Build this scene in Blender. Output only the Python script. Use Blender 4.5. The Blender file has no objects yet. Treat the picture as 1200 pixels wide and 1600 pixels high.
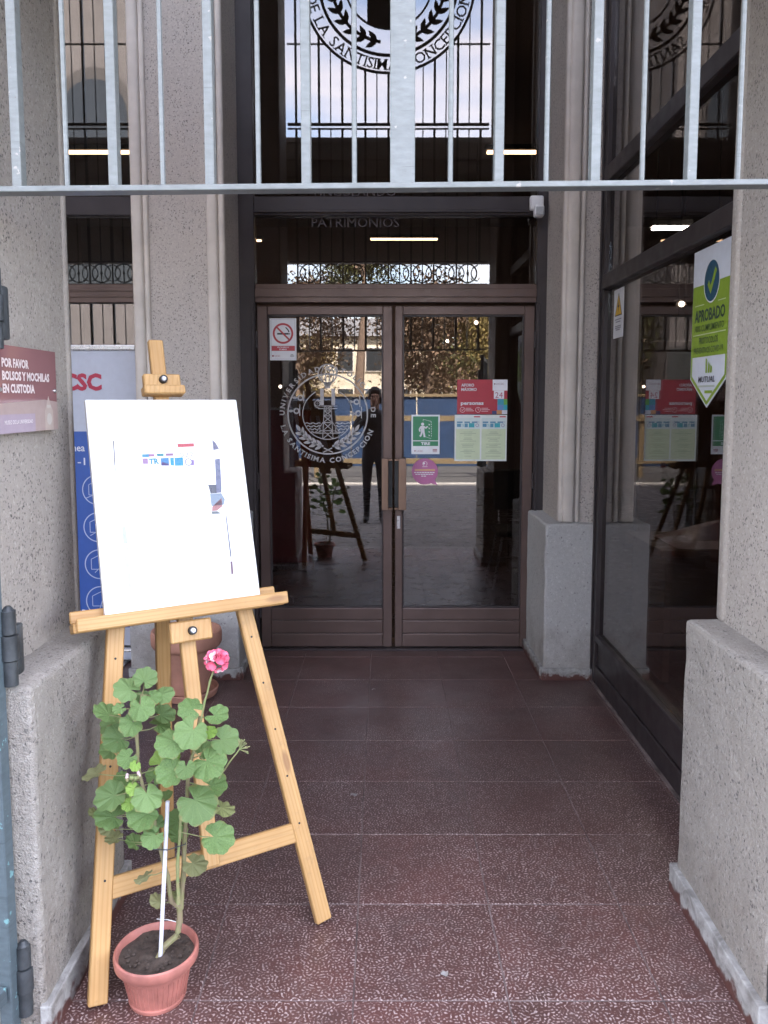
import bpy, bmesh, math, random
from mathutils import Vector, Matrix, noise as mnoise

R = math.radians
random.seed(7)
SC = bpy.context.scene
COL = SC.collection

# ------------------------------------------------------------------ camera
EYE = Vector((0.0, 0.0, 1.54))
PITCH = R(5.4)
FPX, PX0, PY0 = 1245.0, 600.0, 743.0          # focal length and principal point, photo pixels (1200 x 1600)
cam_data = bpy.data.cameras.new("camera")
cam_data.sensor_width = 36.0
cam_data.lens = FPX / 1600.0 * 36.0
cam_data.shift_y = -(800.0 - PY0) / 1600.0
cam_data.clip_start = 0.02
cam_data.clip_end = 800.0
cam = bpy.data.objects.new("camera", cam_data)
cam.location = EYE
cam.rotation_euler = (math.pi / 2 - PITCH, 0, 0)
COL.objects.link(cam)
SC.camera = cam

# ------------------------------------------------------------------ sky, sun, exposure
SUN_EL, SUN_AZ = R(50), R(14)                 # the sun stands behind the building, a little to the right
world = bpy.data.worlds.new("World")
SC.world = world
world.use_nodes = True
wt = world.node_tree
bg = wt.nodes["Background"]
sky = wt.nodes.new("ShaderNodeTexSky")
sky.sky_type = 'NISHITA'
sky.sun_disc = False
sky.sun_elevation = SUN_EL
sky.sun_rotation = SUN_AZ
sky.air_density, sky.dust_density, sky.ozone_density = 1.0, 1.2, 1.5
tcw = wt.nodes.new("ShaderNodeTexCoord")
mpw = wt.nodes.new("ShaderNodeMapping")
mpw.inputs["Rotation"].default_value = (0.5, 0.25, 0.3)
mpw.inputs["Scale"].default_value = (1.1, 2.6, 4.5)
cn = wt.nodes.new("ShaderNodeTexNoise")
cn.inputs["Scale"].default_value = 2.2
cn.inputs["Detail"].default_value = 7.0
cn.inputs["Roughness"].default_value = 0.55
cr = wt.nodes.new("ShaderNodeMapRange")
cr.inputs["From Min"].default_value = 0.34
cr.inputs["From Max"].default_value = 0.74
cr.inputs["To Max"].default_value = 0.66
cmix = wt.nodes.new("ShaderNodeMix")
cmix.data_type = 'RGBA'
cmix.inputs["B"].default_value = (7.9, 6.5, 5.5, 1)
wt.links.new(tcw.outputs["Generated"], mpw.inputs["Vector"])
wt.links.new(mpw.outputs["Vector"], cn.inputs["Vector"])
wt.links.new(cn.outputs["Fac"], cr.inputs["Value"])
wt.links.new(cr.outputs["Result"], cmix.inputs["Factor"])
wt.links.new(sky.outputs["Color"], cmix.inputs["A"])
wt.links.new(cmix.outputs["Result"], bg.inputs["Color"])
bg.inputs["Strength"].default_value = 0.13

sun_data = bpy.data.lights.new("sun", 'SUN')
sun_data.energy = 5.0
sun_data.angle = R(0.5)
sun_data.color = (1.0, 0.93, 0.83)
sun = bpy.data.objects.new("sun", sun_data)
sun.rotation_euler = (-(math.pi / 2 - SUN_EL), 0, -SUN_AZ)
sun.location = (4, 30, 30)
COL.objects.link(sun)

SC.view_settings.view_transform = 'Standard'
SC.view_settings.look = 'None'
SC.view_settings.exposure = 3.78
SC.view_settings.gamma = 1.0
SC.view_settings.use_curve_mapping = False
SC.render.engine = 'CYCLES'
SC.cycles.max_bounces = 10
SC.cycles.diffuse_bounces = 5
SC.cycles.glossy_bounces = 6
SC.cycles.transparent_max_bounces = 16
SC.cycles.sample_clamp_indirect = 8.0
SC.cycles.caustics_reflective = False
SC.cycles.caustics_refractive = False
SC.cycles.use_denoising = True

# ------------------------------------------------------------------ photo geometry
FWD = Vector((0, math.cos(PITCH), -math.sin(PITCH)))
UPV = Vector((0, math.sin(PITCH), math.cos(PITCH)))


def ray(px, py):
    return FWD + Vector((1, 0, 0)) * ((px - PX0) / FPX) + UPV * ((PY0 - py) / FPX)


def at(px, py, Y):
    d = ray(px, py)
    return EYE + d * (Y / d.y)


# ------------------------------------------------------------------ node helpers
class NT:
    def __init__(self, name):
        self.m = bpy.data.materials.new(name)
        self.m.use_nodes = True
        self.t = self.m.node_tree
        self.p = self.t.nodes["Principled BSDF"]
        self.out = self.t.nodes["Material Output"]

    def n(self, kind, **kw):
        nd = self.t.nodes.new(kind)
        for k, v in kw.items():
            if k.startswith("i_"):
                nd.inputs[k[2:].replace("_", " ")].default_value = v
            else:
                setattr(nd, k, v)
        return nd

    def l(self, a, b):
        self.t.links.new(a, b)

    def noise(self, vec, scale, detail=3.0, rough=0.55, dist=0.0):
        nd = self.n("ShaderNodeTexNoise", i_Scale=scale, i_Detail=detail, i_Roughness=rough, i_Distortion=dist)
        if vec is not None:
            self.l(vec, nd.inputs["Vector"])
        return nd

    def ramp(self, val, a, b, lo=0.0, hi=1.0):
        nd = self.n("ShaderNodeMapRange")
        nd.inputs["From Min"].default_value = a
        nd.inputs["From Max"].default_value = b
        nd.inputs["To Min"].default_value = lo
        nd.inputs["To Max"].default_value = hi
        self.l(val, nd.inputs["Value"])
        return nd.outputs["Result"]

    def math(self, op, a, b=None):
        nd = self.n("ShaderNodeMath", operation=op)
        for i, v in enumerate((a, b)):
            if v is None:
                continue
            if isinstance(v, (int, float)):
                nd.inputs[i].default_value = v
            else:
                self.l(v, nd.inputs[i])
        return nd.outputs[0]

    def mix(self, fac, a, b, blend='MIX'):
        nd = self.n("ShaderNodeMix", data_type='RGBA', blend_type=blend)
        for key, v in (("Factor", fac), ("A", a), ("B", b)):
            if isinstance(v, (int, float)):
                nd.inputs[key].default_value = v
            elif isinstance(v, (tuple, list)):
                nd.inputs[key].default_value = tuple(v)[:3] + (1,)
            else:
                self.l(v, nd.inputs[key])
        return nd.outputs["Result"]

    def bump(self, h, strength=0.3, dist=0.01):
        nd = self.n("ShaderNodeBump", i_Strength=strength, i_Distance=dist)
        self.l(h, nd.inputs["Height"])
        self.l(nd.outputs["Normal"], self.p.inputs["Normal"])

    def pos(self):
        return self.n("ShaderNodeNewGeometry").outputs["Position"]

    def obj(self):
        return self.n("ShaderNodeTexCoord").outputs["Object"]

    def mapping(self, vec, scale=(1, 1, 1), loc=(0, 0, 0)):
        nd = self.n("ShaderNodeMapping")
        nd.inputs["Scale"].default_value = scale
        nd.inputs["Location"].default_value = loc
        self.l(vec, nd.inputs["Vector"])
        return nd.outputs["Vector"]

    def base(self, c):
        if isinstance(c, (tuple, list)):
            self.p.inputs["Base Color"].default_value = tuple(c)[:3] + (1,)
        else:
            self.l(c, self.p.inputs["Base Color"])

    def rough(self, r):
        if isinstance(r, (int, float)):
            self.p.inputs["Roughness"].default_value = r
        else:
            self.l(r, self.p.inputs["Roughness"])


def mul(c, k):
    return tuple(min(1, x * k) for x in c[:3])


def plain(name, col, rough=0.5, var=0.12, scale=14.0, metal=0.0, bump=0.0, bscale=60.0, spec=0.5, wpos=True):
    t = NT(name)
    v = t.pos() if wpos else t.obj()
    f = t.noise(v, scale, 4.0).outputs["Fac"]
    t.base(t.mix(t.ramp(f, 0.3, 0.7), mul(col, 1 - var), mul(col, 1 + var)))
    f2 = t.noise(v, scale * 2.3, 3.0).outputs["Fac"]
    t.rough(t.ramp(f2, 0.3, 0.7, max(0.02, rough - 0.07), min(1, rough + 0.07)))
    t.p.inputs["Metallic"].default_value = metal
    t.p.inputs["Specular IOR Level"].default_value = spec
    if bump:
        t.bump(t.noise(v, bscale, 3.0).outputs["Fac"], bump, 0.004)
    return t.m


_print = {}


def ink(col, rough=0.45):
    k = (tuple(round(c, 3) for c in col), rough)
    if k not in _print:
        _print[k] = plain("printed_ink", col, rough, 0.04, 30.0)
    return _print[k]


def granite_mat(name, a, b, speck=0.05, amount=0.55, coarse=1.0, bump=0.5, stain=0.6):
    """washed aggregate render: pale matrix, dark irregular chips, pits and rain streaks"""
    t = NT(name)
    P = t.pos()
    warp = t.noise(P, 95.0 * coarse, 3.0)
    wv = t.n("ShaderNodeVectorMath", operation='MULTIPLY_ADD')
    t.l(warp.outputs["Color"], wv.inputs[0])
    wv.inputs[1].default_value = (0.022, 0.022, 0.022)
    t.l(P, wv.inputs[2])
    Pw = t.mapping(wv.outputs[0], (1, 1, 0.75))
    big = t.noise(P, 2.3, 5.0, 0.6).outputs["Fac"]
    c = t.mix(t.ramp(big, 0.3, 0.72), mul(a, 0.93), mul(b, 1.03))
    pink = t.noise(P, 1.1, 5.0, 0.65, 0.6).outputs["Fac"]
    c = t.mix(t.ramp(pink, 0.5, 0.7, 0.0, 0.6), c, (a[0] * 1.02, a[1] * 0.90, a[2] * 0.84))
    streak = t.noise(t.mapping(P, (9, 9, 0.7)), 1.6, 5.0, 0.6).outputs["Fac"]
    c = t.mix(t.ramp(streak, 0.5, 0.78, 0.0, stain), c, mul(a, 0.62))
    mott = t.noise(P, 70.0 * coarse, 4.0, 0.7).outputs["Fac"]
    c = t.mix(t.ramp(mott, 0.38, 0.62, 0.0, 0.75), mul(a, 0.78), c)
    fine = t.noise(P, 210.0 * coarse, 3.0, 0.65).outputs["Fac"]
    c = t.mix(t.ramp(fine, 0.36, 0.66, 0.0, 1.0), mul(a, 0.80), c)
    lightv = t.n("ShaderNodeTexVoronoi", i_Scale=95.0 * coarse)
    t.l(Pw, lightv.inputs["Vector"])
    ls = t.n("ShaderNodeSeparateColor")
    t.l(lightv.outputs["Color"], ls.inputs[0])
    lsel = t.math('MULTIPLY', t.ramp(ls.outputs[1], 0.66, 0.70), t.ramp(lightv.outputs["Distance"], 0.42, 0.32))
    c = t.mix(t.math('MULTIPLY', lsel, 0.22), c, mul(b, 1.3))
    vo = t.n("ShaderNodeTexVoronoi", i_Scale=118.0 * coarse)
    t.l(Pw, vo.inputs["Vector"])
    sep = t.n("ShaderNodeSeparateColor")
    t.l(vo.outputs["Color"], sep.inputs[0])
    sel = t.math('MULTIPLY', t.ramp(sep.outputs[0], 1 - amount - 0.02, 1 - amount + 0.02), t.ramp(vo.outputs["Distance"], 0.40, 0.26))
    clump = t.ramp(t.noise(P, 9.0, 3.0).outputs["Fac"], 0.30, 0.62, 0.25, 1.0)
    sel = t.math('MULTIPLY', sel, clump)
    c = t.mix(t.math('MULTIPLY', sel, t.ramp(mott, 0.3, 0.7, 0.95, 0.6)), c, (speck, speck * 0.93, speck * 0.95))
    zz = t.n("ShaderNodeSeparateXYZ")
    t.l(P, zz.inputs[0])
    low = t.math('ADD', zz.outputs[2], t.ramp(t.noise(P, 7.0, 5.0, 0.7).outputs["Fac"], 0.3, 0.7, -0.16, 0.16))
    c = t.mix(t.ramp(low, 0.30, 0.04, 0.0, 0.45), c, (0.20, 0.165, 0.135))
    t.base(c)
    t.rough(0.86)
    h = t.math('SUBTRACT', fine, t.math('MULTIPLY', sel, 0.9))
    h = t.math('ADD', h, t.math('MULTIPLY', t.noise(P, 26.0 * coarse, 4.0).outputs["Fac"], 1.2))
    t.bump(h, bump, 0.009)
    return t.m


M = {}
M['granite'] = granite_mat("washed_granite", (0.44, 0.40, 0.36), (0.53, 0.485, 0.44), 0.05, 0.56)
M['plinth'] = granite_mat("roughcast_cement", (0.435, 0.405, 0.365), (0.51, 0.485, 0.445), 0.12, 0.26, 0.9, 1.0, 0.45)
M['plinth_lit'] = granite_mat("lit_pale_painted_roughcast", (0.64, 0.635, 0.62), (0.70, 0.70, 0.69), 0.25, 0.08, 0.9, 0.9, 0.12)  # pale paint, lightened further to offset the weak light at the back
M['granite_lit'] = granite_mat("lit_washed_granite", (0.60, 0.545, 0.50), (0.67, 0.615, 0.57), 0.06, 0.50)  # granite lightened to stand in for light missing on the inner pillars
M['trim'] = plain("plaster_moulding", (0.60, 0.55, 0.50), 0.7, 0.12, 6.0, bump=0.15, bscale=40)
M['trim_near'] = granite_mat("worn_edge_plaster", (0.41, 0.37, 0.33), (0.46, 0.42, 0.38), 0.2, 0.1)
M['facade'] = plain("facade_render", (0.42, 0.39, 0.355), 0.85, 0.15, 3.0, bump=0.3, bscale=30)


def skirting_mat():
    t = NT("grey_marble_skirting")
    P = t.pos()
    v = t.noise(P, 14.0, 6.0, 0.65, 1.2).outputs["Fac"]
    c = t.mix(t.ramp(v, 0.35, 0.65), (0.20, 0.195, 0.185), (0.42, 0.42, 0.41))
    z = t.n("ShaderNodeSeparateXYZ")
    t.l(P, z.inputs[0])
    edge = t.math('ADD', z.outputs[2], t.ramp(t.noise(P, 22.0, 4.0).outputs["Fac"], 0.3, 0.7, -0.022, 0.022))
    dirt = t.ramp(edge, 0.036, 0.022)
    c = t.mix(dirt, c, (0.095, 0.040, 0.034))
    t.base(c)
    t.rough(0.5)
    t.bump(t.noise(P, 40.0, 4.0).outputs["Fac"], 0.4, 0.004)
    return t.m


M['skirting'] = skirting_mat()


def tile_mat():
    """red cement tile with a worn worm-like relief"""
    t = NT("red_relief_tile")
    P = t.pos()
    inf = t.n("ShaderNodeObjectInfo")
    big = t.noise(P, 3.4, 6.0, 0.65).outputs["Fac"]
    base = t.mix(t.ramp(big, 0.3, 0.7), (0.072, 0.037, 0.033), (0.128, 0.053, 0.047))
    base = t.mix(t.ramp(inf.outputs["Random"], 0.0, 1.0, 0.0, 0.6), base, (0.066, 0.034, 0.030))
    w = t.noise(P, 4.0, 2.0)
    gb = t.n("ShaderNodeTexGabor", gabor_type='2D', i_Scale=50.0, i_Frequency=2.0, i_Anisotropy=0.0)
    jit = t.n("ShaderNodeVectorMath", operation='MULTIPLY_ADD')
    t.l(t.noise(P, 60.0, 2.0).outputs["Color"], jit.inputs[0])
    jit.inputs[1].default_value = (0.013, 0.013, 0.013)
    t.l(P, jit.inputs[2])
    t.l(jit.outputs[0], gb.inputs["Vector"])
    worm = gb.outputs["Value"]
    sel = t.ramp(worm, 0.53, 0.64)
    sel = t.math('MULTIPLY', sel, t.ramp(t.noise(P, 85.0, 2.0).outputs["Fac"], 0.36, 0.56, 0.05, 1.0))
    sx = t.n("ShaderNodeSeparateXYZ")
    t.l(P, sx.inputs[0])
    # worn, and painted paler towards the stronger street light, ragged edge further in
    wear_and_light = t.math('ADD', t.ramp(sx.outputs[1], 1.9, 4.9, 1.0, 0.05), t.ramp(t.noise(P, 2.2, 4.0, 0.6).outputs["Fac"], 0.25, 0.75, -0.45, 0.35))
    wear_and_light = t.math('MINIMUM', t.math('MAXIMUM', wear_and_light, 0.06), 0.92)
    fac = t.math('MULTIPLY', sel, wear_and_light)
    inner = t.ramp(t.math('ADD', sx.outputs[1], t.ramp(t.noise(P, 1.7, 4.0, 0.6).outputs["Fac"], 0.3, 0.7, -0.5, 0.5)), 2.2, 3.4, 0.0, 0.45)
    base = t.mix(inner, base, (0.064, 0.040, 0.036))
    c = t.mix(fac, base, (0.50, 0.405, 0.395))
    film = t.ramp(t.noise(P, 7.0, 6.0, 0.7).outputs["Fac"], 0.52, 0.75, 0.0, 0.22)
    c = t.mix(film, c, (0.17, 0.14, 0.135))
    stain = t.ramp(t.noise(P, 3.7, 5.0, 0.7, 0.8).outputs["Fac"], 0.55, 0.72, 0.0, 0.45)
    c = t.mix(stain, c, (0.045, 0.030, 0.030))
    t.base(c)
    r = t.ramp(t.noise(P, 5.0, 5.0, 0.6).outputs["Fac"], 0.3, 0.7, 0.31, 0.46)
    t.rough(r)
    t.bump(t.math('ADD', worm, t.math('MULTIPLY', t.noise(P, 90.0, 2.0).outputs["Fac"], 0.3)), 0.10, 0.002)
    return t.m


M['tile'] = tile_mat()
M['grout'] = plain("pale_grout", (0.16, 0.125, 0.12), 0.9, 0.5, 9.0)


def paint_mat(name, col, chip):
    t = NT(name)
    P = t.pos()
    f = t.noise(t.mapping(P, (30, 30, 90)), 1.0, 4.0, 0.6).outputs["Fac"]
    c = t.mix(t.ramp(f, 0.3, 0.7), mul(col, 0.82), mul(col, 1.12))
    grime = t.ramp(t.noise(P, 6.0, 5.0, 0.6).outputs["Fac"], 0.45, 0.75, 0.0, 0.35)
    c = t.mix(grime, c, mul(col, 0.6))
    cracks = t.ramp(t.noise(t.mapping(P, (6, 6, 120)), 1.0, 3.0).outputs["Fac"], 0.66, 0.70, 0, 0.55)
    c = t.mix(cracks, c, mul(col, 0.5))
    chipf = t.ramp(t.noise(P, 38.0, 4.0, 0.6).outputs["Fac"], 0.66, 0.69)
    rust = t.ramp(t.noise(P, 55.0, 5.0, 0.7).outputs["Fac"], 0.68, 0.74, 0.0, 0.7)
    c = t.mix(chipf, c, chip)
    c = t.mix(rust, c, (0.10, 0.06, 0.04))
    t.base(c)
    t.rough(0.42)
    t.bump(f, 0.25, 0.002)
    return t.m


M['gatepaint'] = paint_mat("pale_blue_gate_paint", (0.175, 0.192, 0.193), (0.31, 0.30, 0.28))
M['gatepaint2'] = paint_mat("weathered_blue_gate_paint", (0.085, 0.115, 0.132), (0.16, 0.32, 0.34))
M['iron'] = plain("dark_wrought_iron", (0.035, 0.035, 0.045), 0.5, 0.2, 20, 0.3)
M['hinge'] = plain("greasy_hinge_iron", (0.06, 0.068, 0.075), 0.5, 0.3, 25, 0.4, 0.4, 70)
M['bronze'] = plain("bronze_anodised_aluminium", (0.112, 0.074, 0.064), 0.36, 0.14, 5.0, 0.35)
M['darkframe'] = plain("dark_brown_frame", (0.042, 0.034, 0.036), 0.42, 0.2, 5.0, 0.2)
M['handle'] = plain("satin_bronze_handle", (0.19, 0.12, 0.085), 0.35, 0.1, 8.0, 0.5)
M['steel'] = plain("brushed_steel", (0.45, 0.45, 0.46), 0.3, 0.1, 30.0, 0.9)
M['blackrub'] = plain("black_rubber", (0.015, 0.015, 0.016), 0.6, 0.2, 30.0)


def glass_mat(name, tint, refl):
    t = NT(name)
    tr = t.n("ShaderNodeBsdfTransparent")
    tr.inputs["Color"].default_value = tuple(tint) + (1,)
    gl = t.n("ShaderNodeBsdfGlossy")
    gl.inputs["Roughness"].default_value = 0.0
    gl.inputs["Color"].default_value = (1.0, 0.98, 0.97, 1)
    P = t.pos()
    bp = t.n("ShaderNodeBump", i_Strength=0.005, i_Distance=0.02)
    t.l(t.noise(P, 1.6, 1.0).outputs["Fac"], bp.inputs["Height"])
    t.l(bp.outputs["Normal"], gl.inputs["Normal"])
    lw = t.n("ShaderNodeLayerWeight", i_Blend=0.5)
    f5 = t.math('POWER', lw.outputs["Facing"], 4.0)
    fac = t.math('ADD', t.math('MULTIPLY', f5, 0.75), refl)
    mx = t.n("ShaderNodeMixShader")
    t.l(fac, mx.inputs[0])
    t.l(tr.outputs[0], mx.inputs[1])
    t.l(gl.outputs[0], mx.inputs[2])
    t.l(mx.outputs[0], t.out.inputs["Surface"])
    return t.m


M['glass'] = glass_mat("tinted_glass", (0.62, 0.60, 0.60), 0.09)


def wood_mat(name, col, dark):
    t = NT(name)
    v = t.obj()
    inf = t.n("ShaderNodeObjectInfo")
    off = t.n("ShaderNodeVectorMath", operation='ADD')
    sc = t.n("ShaderNodeVectorMath", operation='SCALE')
    comb = t.n("ShaderNodeCombineXYZ")
    t.l(inf.outputs["Random"], comb.inputs[0])
    t.l(inf.outputs["Random"], comb.inputs[2])
    t.l(comb.outputs[0], sc.inputs[0])
    sc.inputs["Scale"].default_value = 13.0
    t.l(v, off.inputs[0])
    t.l(sc.outputs[0], off.inputs[1])
    g = t.noise(t.mapping(off.outputs[0], (70, 70, 3.2)), 1.0, 4.0, 0.6, 0.6).outputs["Fac"]
    w = t.n("ShaderNodeTexWave", i_Scale=11.0, i_Distortion=5.0, i_Detail=2.0)
    t.l(t.mapping(off.outputs[0], (2.4, 1.3, 0.16)), w.inputs["Vector"])
    c = t.mix(t.ramp(g, 0.32, 0.68), mul(col, 0.86), mul(col, 1.08))
    c = t.mix(t.ramp(w.outputs["Fac"], 0.55, 1.0, 0.0, 0.5), c, dark)
    big = t.noise(off.outputs[0], 5.0, 3.0).outputs["Fac"]
    c = t.mix(t.ramp(big, 0.42, 0.72, 0.0, 0.5), c, mul(dark, 0.9))
    smudge = t.noise(off.outputs[0], 23.0, 5.0, 0.7).outputs["Fac"]
    c = t.mix(t.ramp(smudge, 0.58, 0.74, 0.0, 0.35), c, (0.20, 0.13, 0.075))
    kn = t.n("ShaderNodeTexVoronoi", i_Scale=3.4)
    t.l(t.mapping(off.outputs[0], (3, 3, 0.9)), kn.inputs["Vector"])
    c = t.mix(t.ramp(kn.outputs["Distance"], 0.13, 0.07, 0.0, 0.65), c, (0.22, 0.10, 0.045))
    t.base(c)
    t.rough(0.5)
    t.bump(g, 0.12, 0.002)
    return t.m


M['pine'] = wood_mat("varnished_pine", (0.52, 0.315, 0.125), (0.40, 0.205, 0.062))
M['brownwood'] = wood_mat("brown_wood", (0.16, 0.085, 0.05), (0.10, 0.05, 0.03))
M['white'] = plain("white_plastic", (0.74, 0.75, 0.76), 0.4, 0.03, 10)
M['board'] = plain("white_laminated_board", (0.80, 0.80, 0.79), 0.25, 0.01, 6)

# ------------------------------------------------------------------ object helpers


def link(name, me, mat, parent=None, mtx=None):
    o = bpy.data.objects.new(name, me)
    if mat is not None and me is not None and len(me.materials) == 0:
        me.materials.append(mat)
    COL.objects.link(o)
    put(o, parent, mtx)
    return o


WM = {}                                        # object name -> its world matrix


def put(o, parent, mtx=None):
    m = mtx if mtx is not None else Matrix.Identity(4)
    if parent is not None:
        o.parent = parent
        o.matrix_parent_inverse = WM[parent.name].inverted()
    o.matrix_basis = m
    WM[o.name] = m.copy()


def tag(o, label=None, cat=None, group=None, kind=None):
    for k, v in (("label", label), ("category", cat), ("group", group), ("kind", kind)):
        if v:
            o[k] = v
    return o


def thing(name, label, cat, loc=(0, 0, 0), group=None):
    o = bpy.data.objects.new(name, None)
    o.empty_display_size = 0.1
    COL.objects.link(o)
    put(o, None, Matrix.Translation(Vector(loc)))
    return tag(o, label, cat, group, 'thing')


def dup(root, delta, label=None):
    """a copy of a thing with its parts and sub-parts, moved by delta"""
    T = Matrix.Translation(Vector(delta))

    def rec(o, par):
        c = o.copy()
        COL.objects.link(c)
        if par is not None:
            c.parent = par
        for ch in [k for k in bpy.data.objects if k.parent == o]:
            rec(ch, c)
        return c
    r = rec(root, None)
    r.matrix_basis = T @ root.matrix_basis
    WM[r.name] = r.matrix_basis.copy()
    if label:
        r['label'] = label
    return r


class MB:
    def __init__(self):
        self.bm = bmesh.new()

    def box(self, a, b, bev=0.0, seg=1):
        """axis aligned box from corner a to corner b"""
        lo = [min(a[i], b[i]) for i in range(3)]
        hi = [max(a[i], b[i]) for i in range(3)]
        m = Matrix.Translation(Vector([(lo[i] + hi[i]) / 2 for i in range(3)])) @ Matrix.Diagonal([max(1e-5, hi[i] - lo[i]) for i in range(3)] + [1])
        r = bmesh.ops.create_cube(self.bm, size=1.0, matrix=m)
        if bev:
            es = set()
            for v in r['verts']:
                es.update(v.link_edges)
            bmesh.ops.bevel(self.bm, geom=list(es), offset=bev, segments=seg, affect='EDGES', profile=0.5)
        return self

    def mbox(self, mtx, s, bev=0.0, seg=1):
        m = mtx @ Matrix.Diagonal([s[0], s[1], s[2], 1])
        r = bmesh.ops.create_cube(self.bm, size=1.0, matrix=m)
        if bev:
            es = set()
            for v in r['verts']:
                es.update(v.link_edges)
            bmesh.ops.bevel(self.bm, geom=list(es), offset=bev, segments=seg, affect='EDGES', profile=0.5)
        return self

    def cone(self, p0, p1, r0, r1=None, n=12):
        p0, p1 = Vector(p0), Vector(p1)
        d = p1 - p0
        m = Matrix.Translation((p0 + p1) / 2) @ d.to_track_quat('Z', 'Y').to_matrix().to_4x4()
        bmesh.ops.create_cone(self.bm, cap_ends=True, segments=n, radius1=r0, radius2=r0 if r1 is None else r1, depth=d.length, matrix=m)
        return self

    def tube(self, pts, rad, n=6, cap=True):
        pts = [Vector(p) for p in pts]
        rads = rad if isinstance(rad, (list, tuple)) else [rad] * len(pts)
        rings = []
        up = Vector((0.31, 0.17, 0.93))
        for i, p in enumerate(pts):
            d = (pts[min(i + 1, len(pts) - 1)] - pts[max(i - 1, 0)]).normalized()
            x = d.cross(up)
            if x.length < 1e-3:
                x = d.cross(Vector((1, 0, 0)))
            x.normalize()
            y = d.cross(x)
            rings.append([self.bm.verts.new(p + (x * math.cos(k * 2 * math.pi / n) + y * math.sin(k * 2 * math.pi / n)) * rads[i]) for k in range(n)])
        for a, b in zip(rings, rings[1:]):
            for k in range(n):
                self.bm.faces.new((a[k], a[(k + 1) % n], b[(k + 1) % n], b[k]))
        if cap:
            self.bm.faces.new(rings[0][::-1])
            self.bm.faces.new(rings[-1])
        return self

    def lathe(self, prof, c=(0, 0, 0), n=32, wob=0.0):
        c = Vector(c)
        rings = []
        for r, z in prof:
            rings.append([self.bm.verts.new(c + Vector((r * (1 + wob * math.sin(3 * a + z * 9)) * math.cos(a), r * math.sin(a), z))) for a in [2 * math.pi * k / n for k in range(n)]])
        for a, b in zip(rings, rings[1:]):
            for k in range(n):
                self.bm.faces.new((a[k], a[(k + 1) % n], b[(k + 1) % n], b[k]))
        return self

    def prism(self, poly, axis, lo, hi):
        """poly of 2-D points extruded along axis 0/1/2 from lo to hi; the 2-D axes are the two others in order"""
        def p3(p, h):
            q = [p[0], p[1]]
            q.insert(axis, h)
            return Vector(q)
        a = [self.bm.verts.new(p3(p, lo)) for p in poly]
        b = [self.bm.verts.new(p3(p, hi)) for p in poly]
        self.bm.faces.new(a)
        self.bm.faces.new(b[::-1])
        k = len(poly)
        for i in range(k):
            self.bm.faces.new((a[i], a[(i + 1) % k], b[(i + 1) % k], b[i]))
        return self

    def sphere(self, c, r, u=12, v=8, scale=(1, 1, 1)):
        m = Matrix.Translation(Vector(c)) @ Matrix.Diagonal([scale[0], scale[1], scale[2], 1])
        bmesh.ops.create_uvsphere(self.bm, u_segments=u, v_segments=v, radius=r, matrix=m)
        return self

    def build(self, name, mat, parent=None, smooth=False, origin=None, mtx=None):
        bmesh.ops.recalc_face_normals(self.bm, faces=self.bm.faces[:])
        if origin is not None:
            bmesh.ops.translate(self.bm, verts=self.bm.verts[:], vec=-Vector(origin))
            mtx = Matrix.Translation(Vector(origin))
        me = bpy.data.meshes.new(name)
        self.bm.to_mesh(me)
        self.bm.free()
        if smooth:
            for p in me.polygons:
                p.use_smooth = True
            if hasattr(me, "set_sharp_from_angle"):
                me.set_sharp_from_angle(angle=R(40))
        return link(name, me, mat, parent, mtx)


def bar(name, p0, p1, w, d, mat, parent, side=None, bev=0.002):
    """straight batten from p0 to p1: local z runs along it, w across (along side), d through"""
    p0, p1 = Vector(p0), Vector(p1)
    z = (p1 - p0).normalized()
    x = Vector(side) if side is not None else Vector((1, 0, 0))
    x = (x - z * x.dot(z)).normalized()
    y = z.cross(x)
    m = Matrix((x, y, z)).transposed().to_4x4()
    m.translation = (p0 + p1) / 2
    b = MB()
    b.mbox(Matrix.Identity(4), (w, d, (p1 - p0).length), bev, 1)
    return b.build(name, mat, parent, mtx=m)


# ------------------------------------------------------------------ lettering
_txt = {}


def text_data(s, bold=0.0):
    """flat triangles of a string set in the built-in face: verts, faces, (x0, y0, x1, y1)"""
    k = (s, bold)
    if k not in _txt:
        cu = bpy.data.curves.new("lettering", 'FONT')
        cu.body = s
        cu.size = 1.0
        cu.resolution_u = 2
        cu.fill_mode = 'FRONT'
        cu.offset = bold
        ob = bpy.data.objects.new("lettering", cu)
        me = ob.to_mesh()
        vs = [(v.co.x, v.co.y) for v in me.vertices]
        fs = [tuple(p.vertices) for p in me.polygons]
        ob.to_mesh_clear()
        bpy.data.objects.remove(ob)
        bpy.data.curves.remove(cu)
        if not vs:
            vs = [(0, 0)]
        _txt[k] = (vs, fs, (min(v[0] for v in vs), min(v[1] for v in vs), max(v[0] for v in vs), max(v[1] for v in vs)))
    return _txt[k]


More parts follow.
